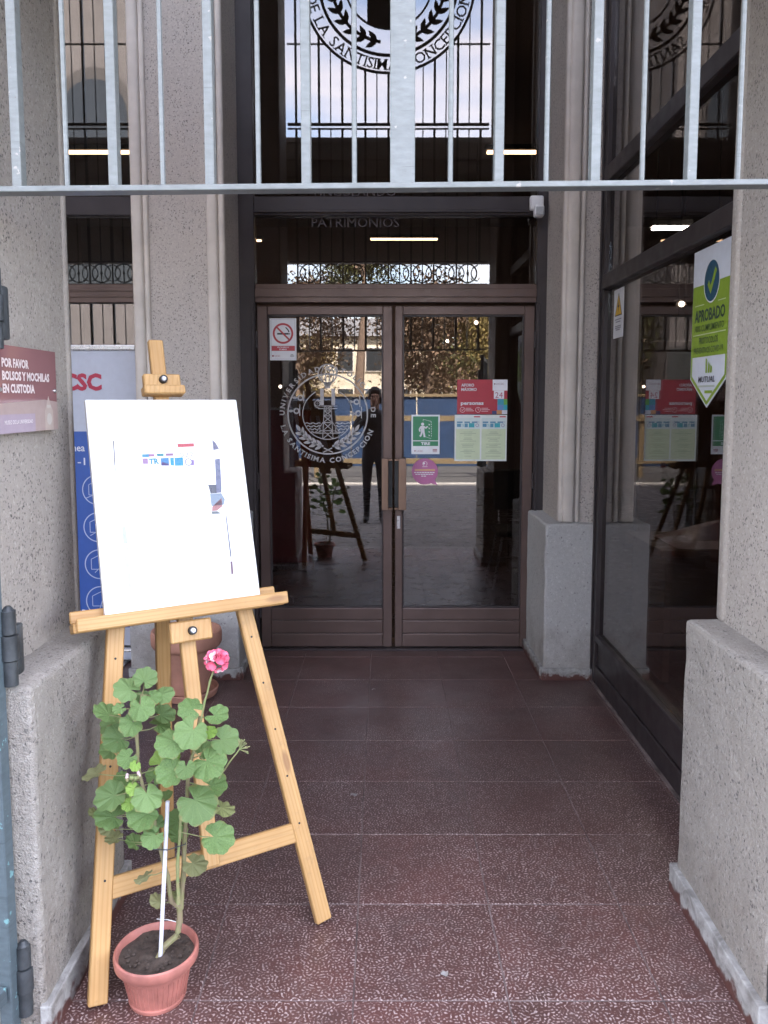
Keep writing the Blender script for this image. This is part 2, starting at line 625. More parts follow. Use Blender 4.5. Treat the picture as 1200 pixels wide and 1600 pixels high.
class Flat:
    """2-D artwork (shapes and letters) laid on a plane; thick > 0 makes it solid"""

    def __init__(self):
        self.v, self.f = [], []

    def poly(self, pts):
        i = len(self.v)
        self.v += [tuple(p) for p in pts]
        self.f.append(tuple(range(i, i + len(pts))))
        return self

    def rect(self, x0, y0, x1, y1):
        return self.poly([(x0, y0), (x1, y0), (x1, y1), (x0, y1)])

    def strip(self, p, q, w):
        p, q = Vector(p), Vector(q)
        n = (q - p).normalized()
        n = Vector((-n.y, n.x)) * w / 2
        return self.poly([p - n, q - n, q + n, p + n])

    def path(self, pts, w):
        for a, b in zip(pts, pts[1:]):
            self.strip(a, b, w)
        return self

    def ring(self, c, r0, r1, a0=0.0, a1=360.0, n=48):
        i = len(self.v)
        for k in range(n + 1):
            a = R(a0 + (a1 - a0) * k / n)
            self.v.append((c[0] + r0 * math.cos(a), c[1] + r0 * math.sin(a)))
            self.v.append((c[0] + r1 * math.cos(a), c[1] + r1 * math.sin(a)))
        for k in range(n):
            self.f.append((i + 2 * k, i + 2 * k + 1, i + 2 * k + 3, i + 2 * k + 2))
        return self

    def disc(self, c, r, n=32, sx=1.0):
        return self.poly([(c[0] + sx * r * math.cos(2 * math.pi * k / n), c[1] + r * math.sin(2 * math.pi * k / n)) for k in range(n)])

    def leaf(self, c, ang, ln, wd):
        a = R(ang)
        pts = []
        for t, s in ((0, 0), (0.2, 0.7), (0.45, 1.0), (0.75, 0.65), (1, 0), (0.75, -0.65), (0.45, -1.0), (0.2, -0.7)):
            x, y = t * ln, s * wd / 2
            pts.append((c[0] + x * math.cos(a) - y * math.sin(a), c[1] + x * math.sin(a) + y * math.cos(a)))
        return self.poly(pts)

    def text(self, s, x, y, h, w=None, align='l', bold=0.0, shear=0.0):
        """cap height h, optional exact width w; y is the base line"""
        vs, fs, bb = text_data(s, bold)
        cap = text_data("H", bold)[2]
        k = h / (cap[3] - cap[1])
        tw = (bb[2] - bb[0]) * k
        sx = 1.0 if w is None else w / max(tw, 1e-6)
        tw *= sx
        x0 = x - (0 if align == 'l' else tw / 2 if align == 'c' else tw)
        i = len(self.v)
        for vx, vy in vs:
            yy = (vy - cap[1]) * k
            self.v.append((x0 + (vx - bb[0]) * k * sx + shear * yy, y + yy))
        self.f += [tuple(i + j for j in f) for f in fs]
        return self

    def arc_text(self, s, c, r, a0, a1, h, outward=True, bold=0.0, sx=1.0, serif=0.0):
        """letters round a circle from angle a0 to a1 (degrees, mathematical sense); outward: tops point away from the centre"""
        cap = text_data("H", bold)[2]
        k = h / (cap[3] - cap[1])
        ws = [(text_data(ch, bold)[2][2] - text_data(ch, bold)[2][0]) * k * sx if ch != ' ' else 0.42 * h for ch in s]
        arc = abs(R(a1 - a0)) * r
        gap = (arc - sum(ws)) / max(1, len(s) - 1)
        pos = 0.0
        sgn = 1 if a1 > a0 else -1
        for ch, wd in zip(s, ws):
            if ch != ' ':
                a = R(a0) + sgn * (pos + wd / 2) / r
                vs, fs, bb = text_data(ch, bold)
                rad = Vector((math.cos(a), math.sin(a)))
                up = rad if outward else -rad
                rt = Vector((up.y, -up.x))
                base = Vector(c) + rad * r - up * (h / 2)
                i = len(self.v)
                for vx, vy in vs:
                    p = base + rt * ((vx - (bb[0] + bb[2]) / 2) * k * sx) + up * ((vy - cap[1]) * k)
                    self.v.append((p.x, p.y))
                self.f += [tuple(i + j for j in f) for f in fs]
                if serif:
                    hw = wd / 2
                    for ex in ({'I': (0,), 'T': (0,), 'P': (-hw * .75,), 'D': (-hw * .75,), 'E': (-hw * .75,), 'L': (-hw * .75,), 'R': (-hw * .75, hw * .8),
                                'A': (-hw * .85, hw * .85), 'M': (-hw * .85, hw * .85), 'N': (-hw * .8,), 'V': (), 'U': ()}.get(ch, ())):
                        p = base + rt * ex + up * (0.035 * h)
                        self.strip(p - rt * serif * h, p + rt * serif * h, 0.07 * h)
                    for ex in ({'I': (0,), 'V': (-hw * .85, hw * .85), 'U': (-hw * .8, hw * .8), 'N': (-hw * .8, hw * .8), 'M': (-hw * .8, hw * .8), 'D': (-hw * .8,), 'L': (-hw * .75,)}.get(ch, ())):
                        p = base + rt * ex + up * (0.965 * h)
                        self.strip(p - rt * serif * h, p + rt * serif * h, 0.07 * h)
            pos += wd + gap
        return self

    def build(self, name, mat, parent, mtx, z=0.0, thick=0.0, label=None):
        me = bpy.data.meshes.new(name)
        if thick:
            bm = bmesh.new()
            vs = [bm.verts.new((x, y, z)) for x, y in self.v]
            for f in self.f:
                try:
                    bm.faces.new([vs[i] for i in f])
                except ValueError:
                    pass
            r = bmesh.ops.extrude_face_region(bm, geom=bm.faces[:])
            bmesh.ops.translate(bm, verts=[g for g in r['geom'] if isinstance(g, bmesh.types.BMVert)], vec=(0, 0, thick))
            bmesh.ops.recalc_face_normals(bm, faces=bm.faces[:])
            bm.to_mesh(me)
            bm.free()
        else:
            me.from_pydata([(x, y, z) for x, y in self.v], [], self.f)
        o = link(name, me, mat, parent, mtx)
        if label:
            o['label'] = label
        return o


def plane_mtx(origin, x, y):
    x, y = Vector(x).normalized(), Vector(y).normalized()
    m = Matrix((x, y, x.cross(y))).transposed().to_4x4()
    m.translation = Vector(origin)
    return m


def front_mtx(X, Y, Z):                         # artwork facing the street (-Y)
    return plane_mtx((X, Y, Z), (1, 0, 0), (0, 0, 1))

# ================================================================== SETTING
def struct(name, mb, mat, parent=None, smooth=False):
    o = mb.build(name, mat, parent, smooth)
    o['kind'] = 'structure'
    return o


FLOOR_X0, FLOOR_X1, PORCH_Y = -5.2, 1.21, 1.5225
floor = struct("floor", MB().box((FLOOR_X0, PORCH_Y + 0.004, -0.06), (1.50, 5.07, -0.002)), M['grout'])
tile_mesh = None
for iy in range(-1, 8):
    for ix in range(-12, 4):
        x0, y0 = -0.079 + 0.4 * ix, 1.917 + 0.3945 * iy
        cx_, cy_ = x0 + 0.2, y0 + 0.19725
        if cx_ < -5.0:
            continue
        if tile_mesh is None:
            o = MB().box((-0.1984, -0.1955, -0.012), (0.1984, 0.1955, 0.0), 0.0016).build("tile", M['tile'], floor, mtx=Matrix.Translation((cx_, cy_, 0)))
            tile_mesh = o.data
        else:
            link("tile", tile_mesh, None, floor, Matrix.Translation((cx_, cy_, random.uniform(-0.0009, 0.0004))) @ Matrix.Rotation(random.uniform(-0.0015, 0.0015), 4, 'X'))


def pavement_mat(name, a, b, pit):
    t = NT(name)
    P = t.pos()
    inf = t.n("ShaderNodeObjectInfo")
    f = t.noise(P, 3.0, 6.0, 0.65).outputs["Fac"]
    c = t.mix(t.ramp(f, 0.3, 0.7), a, b)
    c = t.mix(t.ramp(inf.outputs["Random"], 0, 1, 0, 0.5), c, mul(a, 0.7))
    c = t.mix(t.ramp(t.noise(P, pit, 3.0).outputs["Fac"], 0.6, 0.75, 0, 0.5), c, mul(a, 0.5))
    t.base(c)
    t.rough(0.85)
    return t.m


M['paver'] = pavement_mat("grey_cement_paver", (0.19, 0.18, 0.17), (0.30, 0.285, 0.27), 60)
M['asphalt'] = pavement_mat("asphalt", (0.045, 0.045, 0.047), (0.075, 0.073, 0.072), 90)
M['kerb'] = pavement_mat("pale_kerb_stone", (0.34, 0.33, 0.31), (0.45, 0.43, 0.41), 50)
M['earth'] = pavement_mat("dry_park_ground", (0.15, 0.12, 0.085), (0.20, 0.165, 0.12), 20)
ground = struct("ground", MB().box((-160, -260, -0.6), (160, 60, -0.20)), M['earth'])
pavement = struct("pavement", MB().box((-40, -5.3, -0.3), (40, PORCH_Y - 0.12, -0.036)), M['paver'])
struct("porch_step", MB().box((-5.2, PORCH_Y - 0.116, -0.25), (5.2, PORCH_Y, 0.0), 0.006), M['kerb'])
struct("kerb", MB().box((-40, -5.46, -0.3), (40, -5.304, -0.028), 0.01), M['kerb'])
struct("road", MB().box((-120, -16.5, -0.35), (120, -5.464, -0.165)), M['asphalt'])
paver_mesh = None
for iy in range(15):
    for ix in range(16):
        c = Vector((-1.5 + 0.2 * ix + (0.1 if iy % 2 else 0), 1.30 - 0.2 * iy, -0.03 + random.uniform(-0.002, 0.001)))
        if paver_mesh is None:
            o = MB().box((-0.096, -0.096, -0.05), (0.096, 0.096, 0.0), 0.004).build("paver", M['paver'], pavement, mtx=Matrix.Translation(c))
            paver_mesh = o.data
        else:
            link("paver", paver_mesh, None, pavement, Matrix.Translation(c))

CEIL = 6.4
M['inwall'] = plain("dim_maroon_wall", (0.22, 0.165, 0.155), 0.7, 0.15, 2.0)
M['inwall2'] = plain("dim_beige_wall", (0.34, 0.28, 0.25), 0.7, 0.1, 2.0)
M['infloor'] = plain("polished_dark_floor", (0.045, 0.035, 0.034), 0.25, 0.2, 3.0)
M['ceil'] = plain("white_ceiling", (0.72, 0.70, 0.68), 0.8, 0.06, 3.0)
struct("ceiling", MB().box((-5.2, 1.86, CEIL), (1.2, 4.95, CEIL + 0.2)), M['ceil'])
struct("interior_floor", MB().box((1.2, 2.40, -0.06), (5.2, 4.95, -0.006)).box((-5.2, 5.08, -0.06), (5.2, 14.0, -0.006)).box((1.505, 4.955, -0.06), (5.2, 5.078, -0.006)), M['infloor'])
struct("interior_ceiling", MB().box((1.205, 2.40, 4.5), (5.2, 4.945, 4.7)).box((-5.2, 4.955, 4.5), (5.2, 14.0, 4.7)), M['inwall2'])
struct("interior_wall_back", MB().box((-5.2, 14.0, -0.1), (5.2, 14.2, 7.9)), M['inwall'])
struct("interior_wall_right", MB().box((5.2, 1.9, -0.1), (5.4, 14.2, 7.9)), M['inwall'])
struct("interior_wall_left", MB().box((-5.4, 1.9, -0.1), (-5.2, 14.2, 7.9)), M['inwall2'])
# facade masonry round the porch: outer walls and everything above the opening
fac = thing("facade_wall", "pale rendered facade wall carrying the portico above the grille", "wall", (0, 1.9, 0))
MB().box((1.62, 1.9, -0.05), (5.2, 2.36, CEIL)).build("wall", M['facade'], fac)
MB().box((-3.85, 1.9, -0.05), (-3.36, 2.36, CEIL)).build("wall", M['facade'], fac)
MB().box((-14, 1.75, CEIL + 0.203), (14, 14.2, 8.0)).build("upper_storey", M['facade'], fac)
MB().box((-14, 1.80, -0.2), (-5.404, 9.0, CEIL + 0.2)).build("side_wing", M['facade'], fac)
MB().box((5.404, 1.80, -0.2), (14, 9.0, CEIL + 0.2)).build("side_wing", M['facade'], fac)
MB().box((-14.1, 1.55, 7.7), (14.1, 1.749, 8.05), 0.02).build("cornice", M['trim'], fac)
# solid inner wall over and beside the porch glazing
struct("porch_wall", MB().box((-5.2, 4.80, -0.05), (-2.66, 4.95, CEIL)).box((1.205, 4.38, 4.7), (1.30, 4.945, CEIL)).box((1.205, 2.38, 4.72), (5.2, 4.37, CEIL)), M['trim'])
# concrete signboard beam that crosses the bays behind the grille
bm_ = thing("portal_beam", "grey concrete beam spanning the portal above the iron frieze", "beam", (0.0, 1.65, 2.88))
MB().box((-5.2, 1.52, 2.90), (5.2, 1.72, 4.07), 0.01).build("beam", M['trim'], bm_)
for z in (3.70, 3.86, 4.02):
    MB().box((-5.2, 1.722, z), (5.2, 1.748, z + 0.05), 0.004).build("moulding", M['trim'], bm_)


def rough_box(lo, hi, amp, res=0.035, seed=0.0, chamfer=0.0):
    """box with slightly uneven trowelled faces and softened edges"""
    b = MB()
    b.box(lo, hi, chamfer, 2)
    bm = b.bm
    for ax in range(3):
        a, c = lo[ax], hi[ax]
        k = max(1, min(40, int((c - a) / res)))
        for i in range(1, k):
            p = [0, 0, 0]
            p[ax] = a + (c - a) * i / k
            nrm = [0, 0, 0]
            nrm[ax] = 1
            bmesh.ops.bisect_plane(bm, geom=bm.verts[:] + bm.edges[:] + bm.faces[:], plane_co=p, plane_no=nrm)
    for v in bm.verts:
        q = v.co * 9.0 + Vector((seed, seed, seed))
        w = Vector((mnoise.noise(q), mnoise.noise(q + Vector((7, 3, 1))), mnoise.noise(q + Vector((2, 9, 5)))))
        q2 = v.co * 34.0
        w2 = Vector((mnoise.noise(q2), mnoise.noise(q2 + Vector((7, 3, 1))), mnoise.noise(q2 + Vector((2, 9, 5)))))
        v.co += (w + w2 * 0.5) * amp
    return b


def bead(x, y, z0, z1, r):
    """vertical half round moulding"""
    return [(x, y, z0), (x, y, z1), r]


def pillar(name, label, loc, shaft, plinth, shaft_z, skirts, beads, group, gm='granite', pm='plinth'):
    t = thing(name, label, "pillar", loc, group)
    (sx0, sy0, sx1, sy1), (qx0, qy0, qx1, qy1) = shaft, plinth
    rough_box((sx0, sy0, shaft_z - 0.01), (sx1, sy1, CEIL - 0.002), 0.0012, 0.12, 3.1, 0.004).build("shaft", M[gm], t)
    rough_box((qx0, qy0, -0.02), (qx1, qy1, shaft_z), 0.0032, 0.03, 1.7, 0.012).build("plinth", M[pm], t)
    for lo, hi in skirts:
        rough_box((lo[0], lo[1], -0.01), (hi[0], hi[1], hi[2]), 0.0006, 0.03, 5.0, 0.004).build("skirting", M['skirting'], t)
    for x0, y0, x1, y1, rr in beads:
        mb = MB()
        mb.box((x0, y0, shaft_z + 0.001), (x1, y1, CEIL - 0.003), rr, 3)
        mb.build("moulding", M['trim' if gm == 'granite_lit' else 'trim_near'], t, smooth=True)
    return t


PILG = "granite pillars of the portico"
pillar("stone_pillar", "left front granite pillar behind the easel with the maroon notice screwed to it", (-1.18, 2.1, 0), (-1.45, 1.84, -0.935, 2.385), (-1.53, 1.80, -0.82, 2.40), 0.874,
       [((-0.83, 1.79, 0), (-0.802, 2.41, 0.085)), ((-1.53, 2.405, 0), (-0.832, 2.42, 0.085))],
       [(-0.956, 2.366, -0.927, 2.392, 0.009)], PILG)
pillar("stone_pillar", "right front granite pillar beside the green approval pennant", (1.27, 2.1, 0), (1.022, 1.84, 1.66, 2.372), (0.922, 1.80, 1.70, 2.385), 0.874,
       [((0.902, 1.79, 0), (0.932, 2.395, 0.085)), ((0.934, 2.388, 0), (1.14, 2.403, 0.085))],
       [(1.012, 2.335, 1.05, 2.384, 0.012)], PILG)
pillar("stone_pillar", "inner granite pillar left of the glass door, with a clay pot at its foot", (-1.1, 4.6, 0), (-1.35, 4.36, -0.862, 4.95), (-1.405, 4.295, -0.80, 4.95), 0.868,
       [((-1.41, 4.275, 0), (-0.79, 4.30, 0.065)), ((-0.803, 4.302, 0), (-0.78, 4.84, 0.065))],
       [(-0.945, 4.335, -0.885, 4.375, 0.018), (-0.885, 4.345, -0.85, 4.39, 0.014), (-1.345, 4.335, -1.285, 4.375, 0.018), (-1.285, 4.345, -1.255, 4.375, 0.012)], PILG, 'granite_lit', 'plinth_lit')
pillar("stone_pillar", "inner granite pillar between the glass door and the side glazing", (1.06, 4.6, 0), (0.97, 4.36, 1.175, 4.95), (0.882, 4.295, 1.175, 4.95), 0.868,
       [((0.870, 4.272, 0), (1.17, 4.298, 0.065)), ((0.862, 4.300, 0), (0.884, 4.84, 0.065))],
       [(0.978, 4.325, 1.045, 4.375, 0.02), (0.958, 4.345, 0.99, 4.40, 0.014), (1.047, 4.34, 1.075, 4.375, 0.012)], PILG, 'granite_lit', 'plinth_lit')

# ================================================================== GLAZING
YD = 4.86                                      # plane of the door glass
door = thing("double_door", "dark brown double glass door with bronze pull handles", "door", (0.055, YD, 0))
MB().box((-0.90, 4.83, 0.0), (-0.768, 4.92, CEIL - 0.004), 0.004).build("jamb", M['darkframe'], door)
MB().box((-0.792, 4.812, 0.0), (-0.774, 4.829, 2.115), 0.003).build("jamb_stop", M['darkframe'], door)
MB().box((0.908, 4.83, 0.0), (1.0, 4.92, CEIL - 0.004), 0.004).build("jamb", M['darkframe'], door)
MB().box((0.914, 4.812, 0.0), (0.930, 4.829, 2.115), 0.003).build("jamb_stop", M['darkframe'], door)
MB().box((-0.767, 4.815, 2.118), (0.907, 4.915, 2.228), 0.004).build("head_rail", M['bronze'], door)
MB().box((-0.767, 4.806, 2.150), (0.907, 4.814, 2.20), 0.002).build("head_moulding", M['bronze'], door)
MB().box((-0.767, 4.82, 2.625), (0.907, 4.915, 2.735), 0.004).build("transom_rail", M['darkframe'], door)
MB().box((-0.767, 4.806, 2.640), (0.907, 4.819, 2.655), 0.002).build("transom_moulding", M['darkframe'], door)
MB().box((-0.766, 4.858, 2.229), (0.906, 4.864, 2.624)).build("transom_pane", M['glass'], door)
MB().box((-0.766, 4.858, 2.736), (0.906, 4.864, CEIL - 0.01)).build("upper_pane", M['glass'], door)
MB().box((-0.90, 4.80, -0.003), (1.0, 4.93, 0.008), 0.002).build("threshold", M['darkframe'], door)


def door_leaf(x0, x1, hinge_left):
    leaf = MB()
    z0, z1 = 0.012, 2.101
    so, si = (0.061, 0.056) if hinge_left else (0.056, 0.060)   # stile widths
    a, b = x0 + (so if hinge_left else 0.046), x1 - (si if hinge_left else 0.060)
    leaf.box((x0, 4.838, z0), (a, 4.888, z1), 0.003)
    leaf.box((b, 4.838, z0), (x1, 4.888, z1), 0.003)
    leaf.box((a + 0.001, 4.838, 2.049), (b - 0.001, 4.888, z1), 0.003)
    L = leaf.build("door_leaf", M['bronze'], door)
    for p, q in ((z0, 0.095), (0.098, 0.178), (0.181, 0.258)):
        MB().box((a + 0.001, 4.84, p), (b - 0.001, 4.886, q), 0.004, 2).build("bottom_rail", M['bronze'], L)
    MB().box((a + 0.001, 4.86, 0.26), (b - 0.001, 4.866, 2.048)).build("pane", M['glass'], L)
    bead_ = MB()
    bead_.box((a + 0.001, 4.846, 0.259), (a + 0.009, 4.859, 2.048), 0.001).box((b - 0.009, 4.846, 0.259), (b - 0.001, 4.859, 2.048), 0.001)
    bead_.box((a + 0.01, 4.846, 2.039), (b - 0.01, 4.859, 2.048), 0.001).box((a + 0.01, 4.846, 0.259), (b - 0.01, 4.859, 0.268), 0.001)
    bead_.build("glazing_bead", M['darkframe'], L)
    hx0, hx1 = (-0.014, 0.026) if hinge_left else (0.088, 0.134)
    h = MB()
    h.box((hx0, 4.770, 0.878), (hx1, 4.782, 1.19), 0.003, 2)
    e = hx1 if hinge_left else hx0
    s = 1 if hinge_left else -1
    h.box((e, 4.772, 0.880), (e + s * 0.026, 4.836, 0.892), 0.002).box((e, 4.772, 1.176), (e + s * 0.026, 4.836, 1.188), 0.002)
    h.build("handle", M['handle'], L)
    d = MB().box((e + s * 0.001, 4.79, 0.894), (e + s * 0.024, 4.836, 1.174))
    d.build("handle_gap_shade", M['blackrub'], L)  # shaded gap between the handles put in as a black block
    if not hinge_left:
        k = MB().box((0.078, 4.832, 0.755), (0.100, 4.8375, 0.835), 0.002)
        k.cone((0.089, 4.8315, 0.812), (0.089, 4.826, 0.812), 0.008, 0.008, 12).cone((0.089, 4.8315, 0.778), (0.089, 4.828, 0.778), 0.005, 0.005, 10)
        k.build("lock_plate", M['steel'], L)
    for z in (0.25, 1.05, 1.9):
        xh = x0 - 0.004 if hinge_left else x1 + 0.003
        MB().cone((xh, 4.833, z - 0.05), (xh, 4.833, z + 0.05), 0.007, None, 10).build("hinge", M['darkframe'], L)
    return L


door_leaf(-0.760, 0.050, True)
door_leaf(0.067, 0.903, False)


def glazing_x(name, label, X, Y0, Y1):
    """glass wall in a plane X = const, frame towards the porch"""
    t = thing(name, label, "window", (X, (Y0 + Y1) / 2, 0))
    MB().box((X - 0.01, Y1 - 0.075, 0.0), (X + 0.06, Y1, CEIL - 0.005), 0.004).box((X - 0.018, Y1 - 0.022, 0.0), (X - 0.011, Y1 - 0.004, CEIL - 0.005), 0.002).build("post", M['darkframe'], t)
    MB().box((X - 0.01, Y0, 0.0), (X + 0.06, Y0 + 0.07, CEIL - 0.005), 0.004).build("post", M['darkframe'], t)
    ya, yb = Y0 + 0.071, Y1 - 0.076
    MB().box((X - 0.006, ya, 0.0), (X + 0.05, yb, 0.10), 0.003).build("bottom_rail", M['darkframe'], t)
    rough_box((X - 0.022, Y0, -0.004), (X - 0.0075, Y1, 0.006), 0.0022, 0.03, 2.0).build("mortar_strip", M['grout'], t)
    MB().box((X + 0.004, ya, 0.102), (X + 0.045, yb, 0.235), 0.003).build("kick_panel", M['darkframe'], t)
    MB().box((X - 0.012, ya, 0.237), (X + 0.055, yb, 0.275), 0.004).build("sill_rail", M['darkframe'], t)
    MB().box((X - 0.025, ya, 2.110), (X + 0.06, yb, 2.185), 0.004).build("transom_rail", M['darkframe'], t)
    MB().box((X - 0.025, ya, 2.645), (X + 0.06, yb, 2.725), 0.004).build("transom_rail", M['darkframe'], t)
    for z0, z1 in ((0.276, 2.109), (2.186, 2.644), (2.726, CEIL - 0.01)):
        MB().box((X + 0.012, ya, z0), (X + 0.018, yb, z1)).build("pane", M['glass'], t)
    return t


glazing_x("side_glazing", "tall side glass wall in dark frames right of the glass door", 1.155, 2.376, 4.294)

lw = thing("porch_window", "tall narrow dark framed window left of the inner pillar, behind the banner", "window", (-2.0, YD, 0))
MB().box((-1.44, 4.83, 0.0), (-1.395, 4.92, CEIL - 0.004), 0.004).build("jamb", M['darkframe'], lw)
MB().box((-2.655, 4.83, 0.0), (-2.60, 4.92, CEIL - 0.004), 0.004).build("jamb", M['darkframe'], lw)
for z0, z1, nm, mt in ((0.0, 0.12, "bottom_rail", 'darkframe'), (2.118, 2.228, "head_rail", 'bronze'), (2.625, 2.735, "transom_rail", 'darkframe')):
    MB().box((-2.599, 4.82, z0), (-1.441, 4.915, z1), 0.004).build(nm, M[mt], lw)
MB().box((-2.599, 4.812, 2.150), (-1.441, 4.819, 2.165), 0.002).box((-2.599, 4.812, 2.185), (-1.441, 4.819, 2.20), 0.002).build("head_moulding", M['bronze'], lw)
for z0, z1 in ((0.121, 2.117), (2.229, 2.624), (2.736, CEIL - 0.01)):
    MB().box((-2.599, 4.858, z0), (-1.441, 4.864, z1)).build("pane", M['glass'], lw)

# ================================================================== STREET GRILLES AND GATES
PITCHB = 0.1093
GY = 1.875


def laurel(fl, c, r, a0, a1, n, ln, wd, flip):
    """a branch of paired leaves bent along a circle, from a0 to a1 degrees"""
    fl.ring(c, r - 0.012 * ln / 0.1, r + 0.012 * ln / 0.1, min(a0, a1), max(a0, a1), 24)
    for i in range(n):
        a = a0 + (a1 - a0) * (i + 0.3) / n
        p = (c[0] + r * math.cos(R(a)), c[1] + r * math.sin(R(a)))
        t = a + (90 if a1 > a0 else -90)
        fl.leaf(p, t + 38, ln, wd)
        fl.leaf(p, t - 38, ln, wd)
    a = a1
    fl.leaf((c[0] + r * math.cos(R(a)), c[1] + r * math.sin(R(a))), a + (90 if a1 > a0 else -90), ln, wd)


def bay_grille(name, label, xc, half, n, zlow, emblem, mat):
    t = thing(name, label, "grille", (xc, GY, zlow))
    x0, x1 = xc - half, xc + half
    tilt = 0.0092 if emblem else 0.0
    bar("rail", (x0, GY, zlow + 0.006 - tilt * half), (x1, GY, zlow + 0.006 + tilt * half), 0.042, 0.013, mat, t, (0, 1, 0), 0.0015)
    for z in (2.653, 2.866):
        bar("rail", (x0, GY, z), (x1, GY, z), 0.03, 0.016, mat, t, (0, 1, 0), 0.0015)
    for z in (4.105, 4.145):
        bar("rail", (x0, GY, z), (x1, GY, z), 0.03, 0.022 if z > 4.12 else 0.01, mat, t, (0, 1, 0), 0.0015)
    bar("rail", (x0, GY, 6.33), (x1, GY, 6.33), 0.03, 0.02, mat, t, (0, 1, 0), 0.0015)
    CZ, RR = 5.42, 0.806
    for i in range(-n, n + 1):
        x = xc + i * PITCHB
        if abs(x - xc) > half - 0.004:
            continue
        zb = zlow + 0.012 + tilt * (x - xc)
        thick = (i % 2 == 0)
        wide = 0.056 if (i == 0 and emblem) else 0.021
        segs = [(zb, 2.645), (2.874, 4.10)]
        if emblem and abs(x - xc) < RR:
            dz = math.sqrt(RR * RR - (x - xc) ** 2)
            segs += [(4.156, CZ - dz), (CZ + dz, 6.32)]
        else:
            segs += [(4.156, 6.32)]
        for a, b in segs:
            if b - a < 0.02:
                continue
            if thick:
                bar("bar", (x, GY, a), (x, GY, b), wide if a < 2.6 else 0.021, 0.03, mat, t, (1, 0, 0), 0.0015)
            else:
                MB().cone((x, GY, a), (x, GY, b), 0.0058, None, 8).build("bar", mat, t, smooth=True)
        if thick and i < n - 1:
            fz = 2.7595
            mb = MB()
            mb.tube([(x + PITCHB + 0.088 * math.cos(k * math.pi / 10), GY, fz + 0.088 * math.sin(k * math.pi / 10)) for k in range(21)], 0.007, 5, False)
            for s in (-1, 1):
                mb.tube([(x + PITCHB + s * 0.109 - s * 0.075 * math.cos(R(a)), GY, fz + 0.075 * math.sin(R(a)) ) for a in range(-80, 81, 20)], 0.006, 5)
            mb.cone((x + PITCHB, GY, 2.665), (x + PITCHB, GY, 2.855), 0.006, None, 6)
            mb.cone((x, GY, 2.665), (x, GY, 2.855), 0.009, None, 6)
            mb.sphere((x + PITCHB, GY, fz), 0.014, 8, 6)
            mb.build("frieze_ring", mat, t)
    if not emblem:
        for z in (4.875,):
            bar("rail", (x0, GY, z), (x1, GY, z), 0.02, 0.012, mat, t, (0, 1, 0), 0.0015)
        return t
    for s in (-1, 1):
        for z in (4.875, 5.96):
            xr = math.sqrt(max(0, RR * RR - (z - CZ) ** 2))
            bar("rail", (xc + s * xr, GY, z), (xc + s * half, GY, z), 0.02, 0.012, mat, t, (0, 1, 0), 0.0015)
    fl = Flat()
    fl.ring((0, 0), RR - 0.012, RR + 0.012, n=72).ring((0, 0), 0.632, 0.660, n=72).ring((0, 0), 0.40, 0.418, n=60)
    fl.build("emblem_ring", mat, t, front_mtx(xc, GY + 0.006, CZ), 0.0, 0.012)
    fl = Flat()
    fl.arc_text("DE LA SANTISIMA CONCEPCION", (0, 0), 0.729, 188, 352, 0.098, False, 0.006, 1.0, 0.22)
    fl.arc_text("UNIVERSIDAD CATOLICA", (0, 0), 0.729, 170, 10, 0.098, True, 0.006, 1.0, 0.22)
    fl.build("emblem_lettering", mat, t, front_mtx(xc, GY + 0.004, CZ), 0.0, 0.008)
    fl = Flat()
    laurel(fl, (0, 0), 0.53, 262, 190, 6, 0.125, 0.050, 1)
    laurel(fl, (0, 0), 0.53, 278, 350, 6, 0.125, 0.050, 1)
    fl.build("emblem_laurel", mat, t, front_mtx(xc, GY + 0.004, CZ), 0.0, 0.008)
    fl = Flat()
    fl.poly([(-0.20, -0.36), (0.0, -0.41), (0.20, -0.36), (0.20, -0.08), (0.09, 0.02), (0.07, 0.36), (-0.07, 0.36), (-0.09, 0.02), (-0.20, -0.08)])
    for s in (-1, 1):
        for z in (-0.10, -0.02, 0.06):
            fl.rect(min(s * 0.21, s * 0.39), z, max(s * 0.21, s * 0.39), z + 0.022)
    fl.build("emblem_tower", mat, t, front_mtx(xc, GY + 0.004, CZ), 0.0, 0.008)
    return t


bay_grille("entrance_grille", "pale blue barred grille with round lettered emblem above the open entrance", 0.042, 0.955, 9, 2.018, True, M['gatepaint'])
bayg = bay_grille("bay_grille", "blue barred grille closing the bay left of the left front pillar", -2.40, 0.948, 8, 0.12, False, M['gatepaint2'])
dup(bayg, (-2.15, 0, 0), "blue barred grille closing the farthest bay, opened to let more light in")  # extra bay, added so more sky light reaches the back of the porch


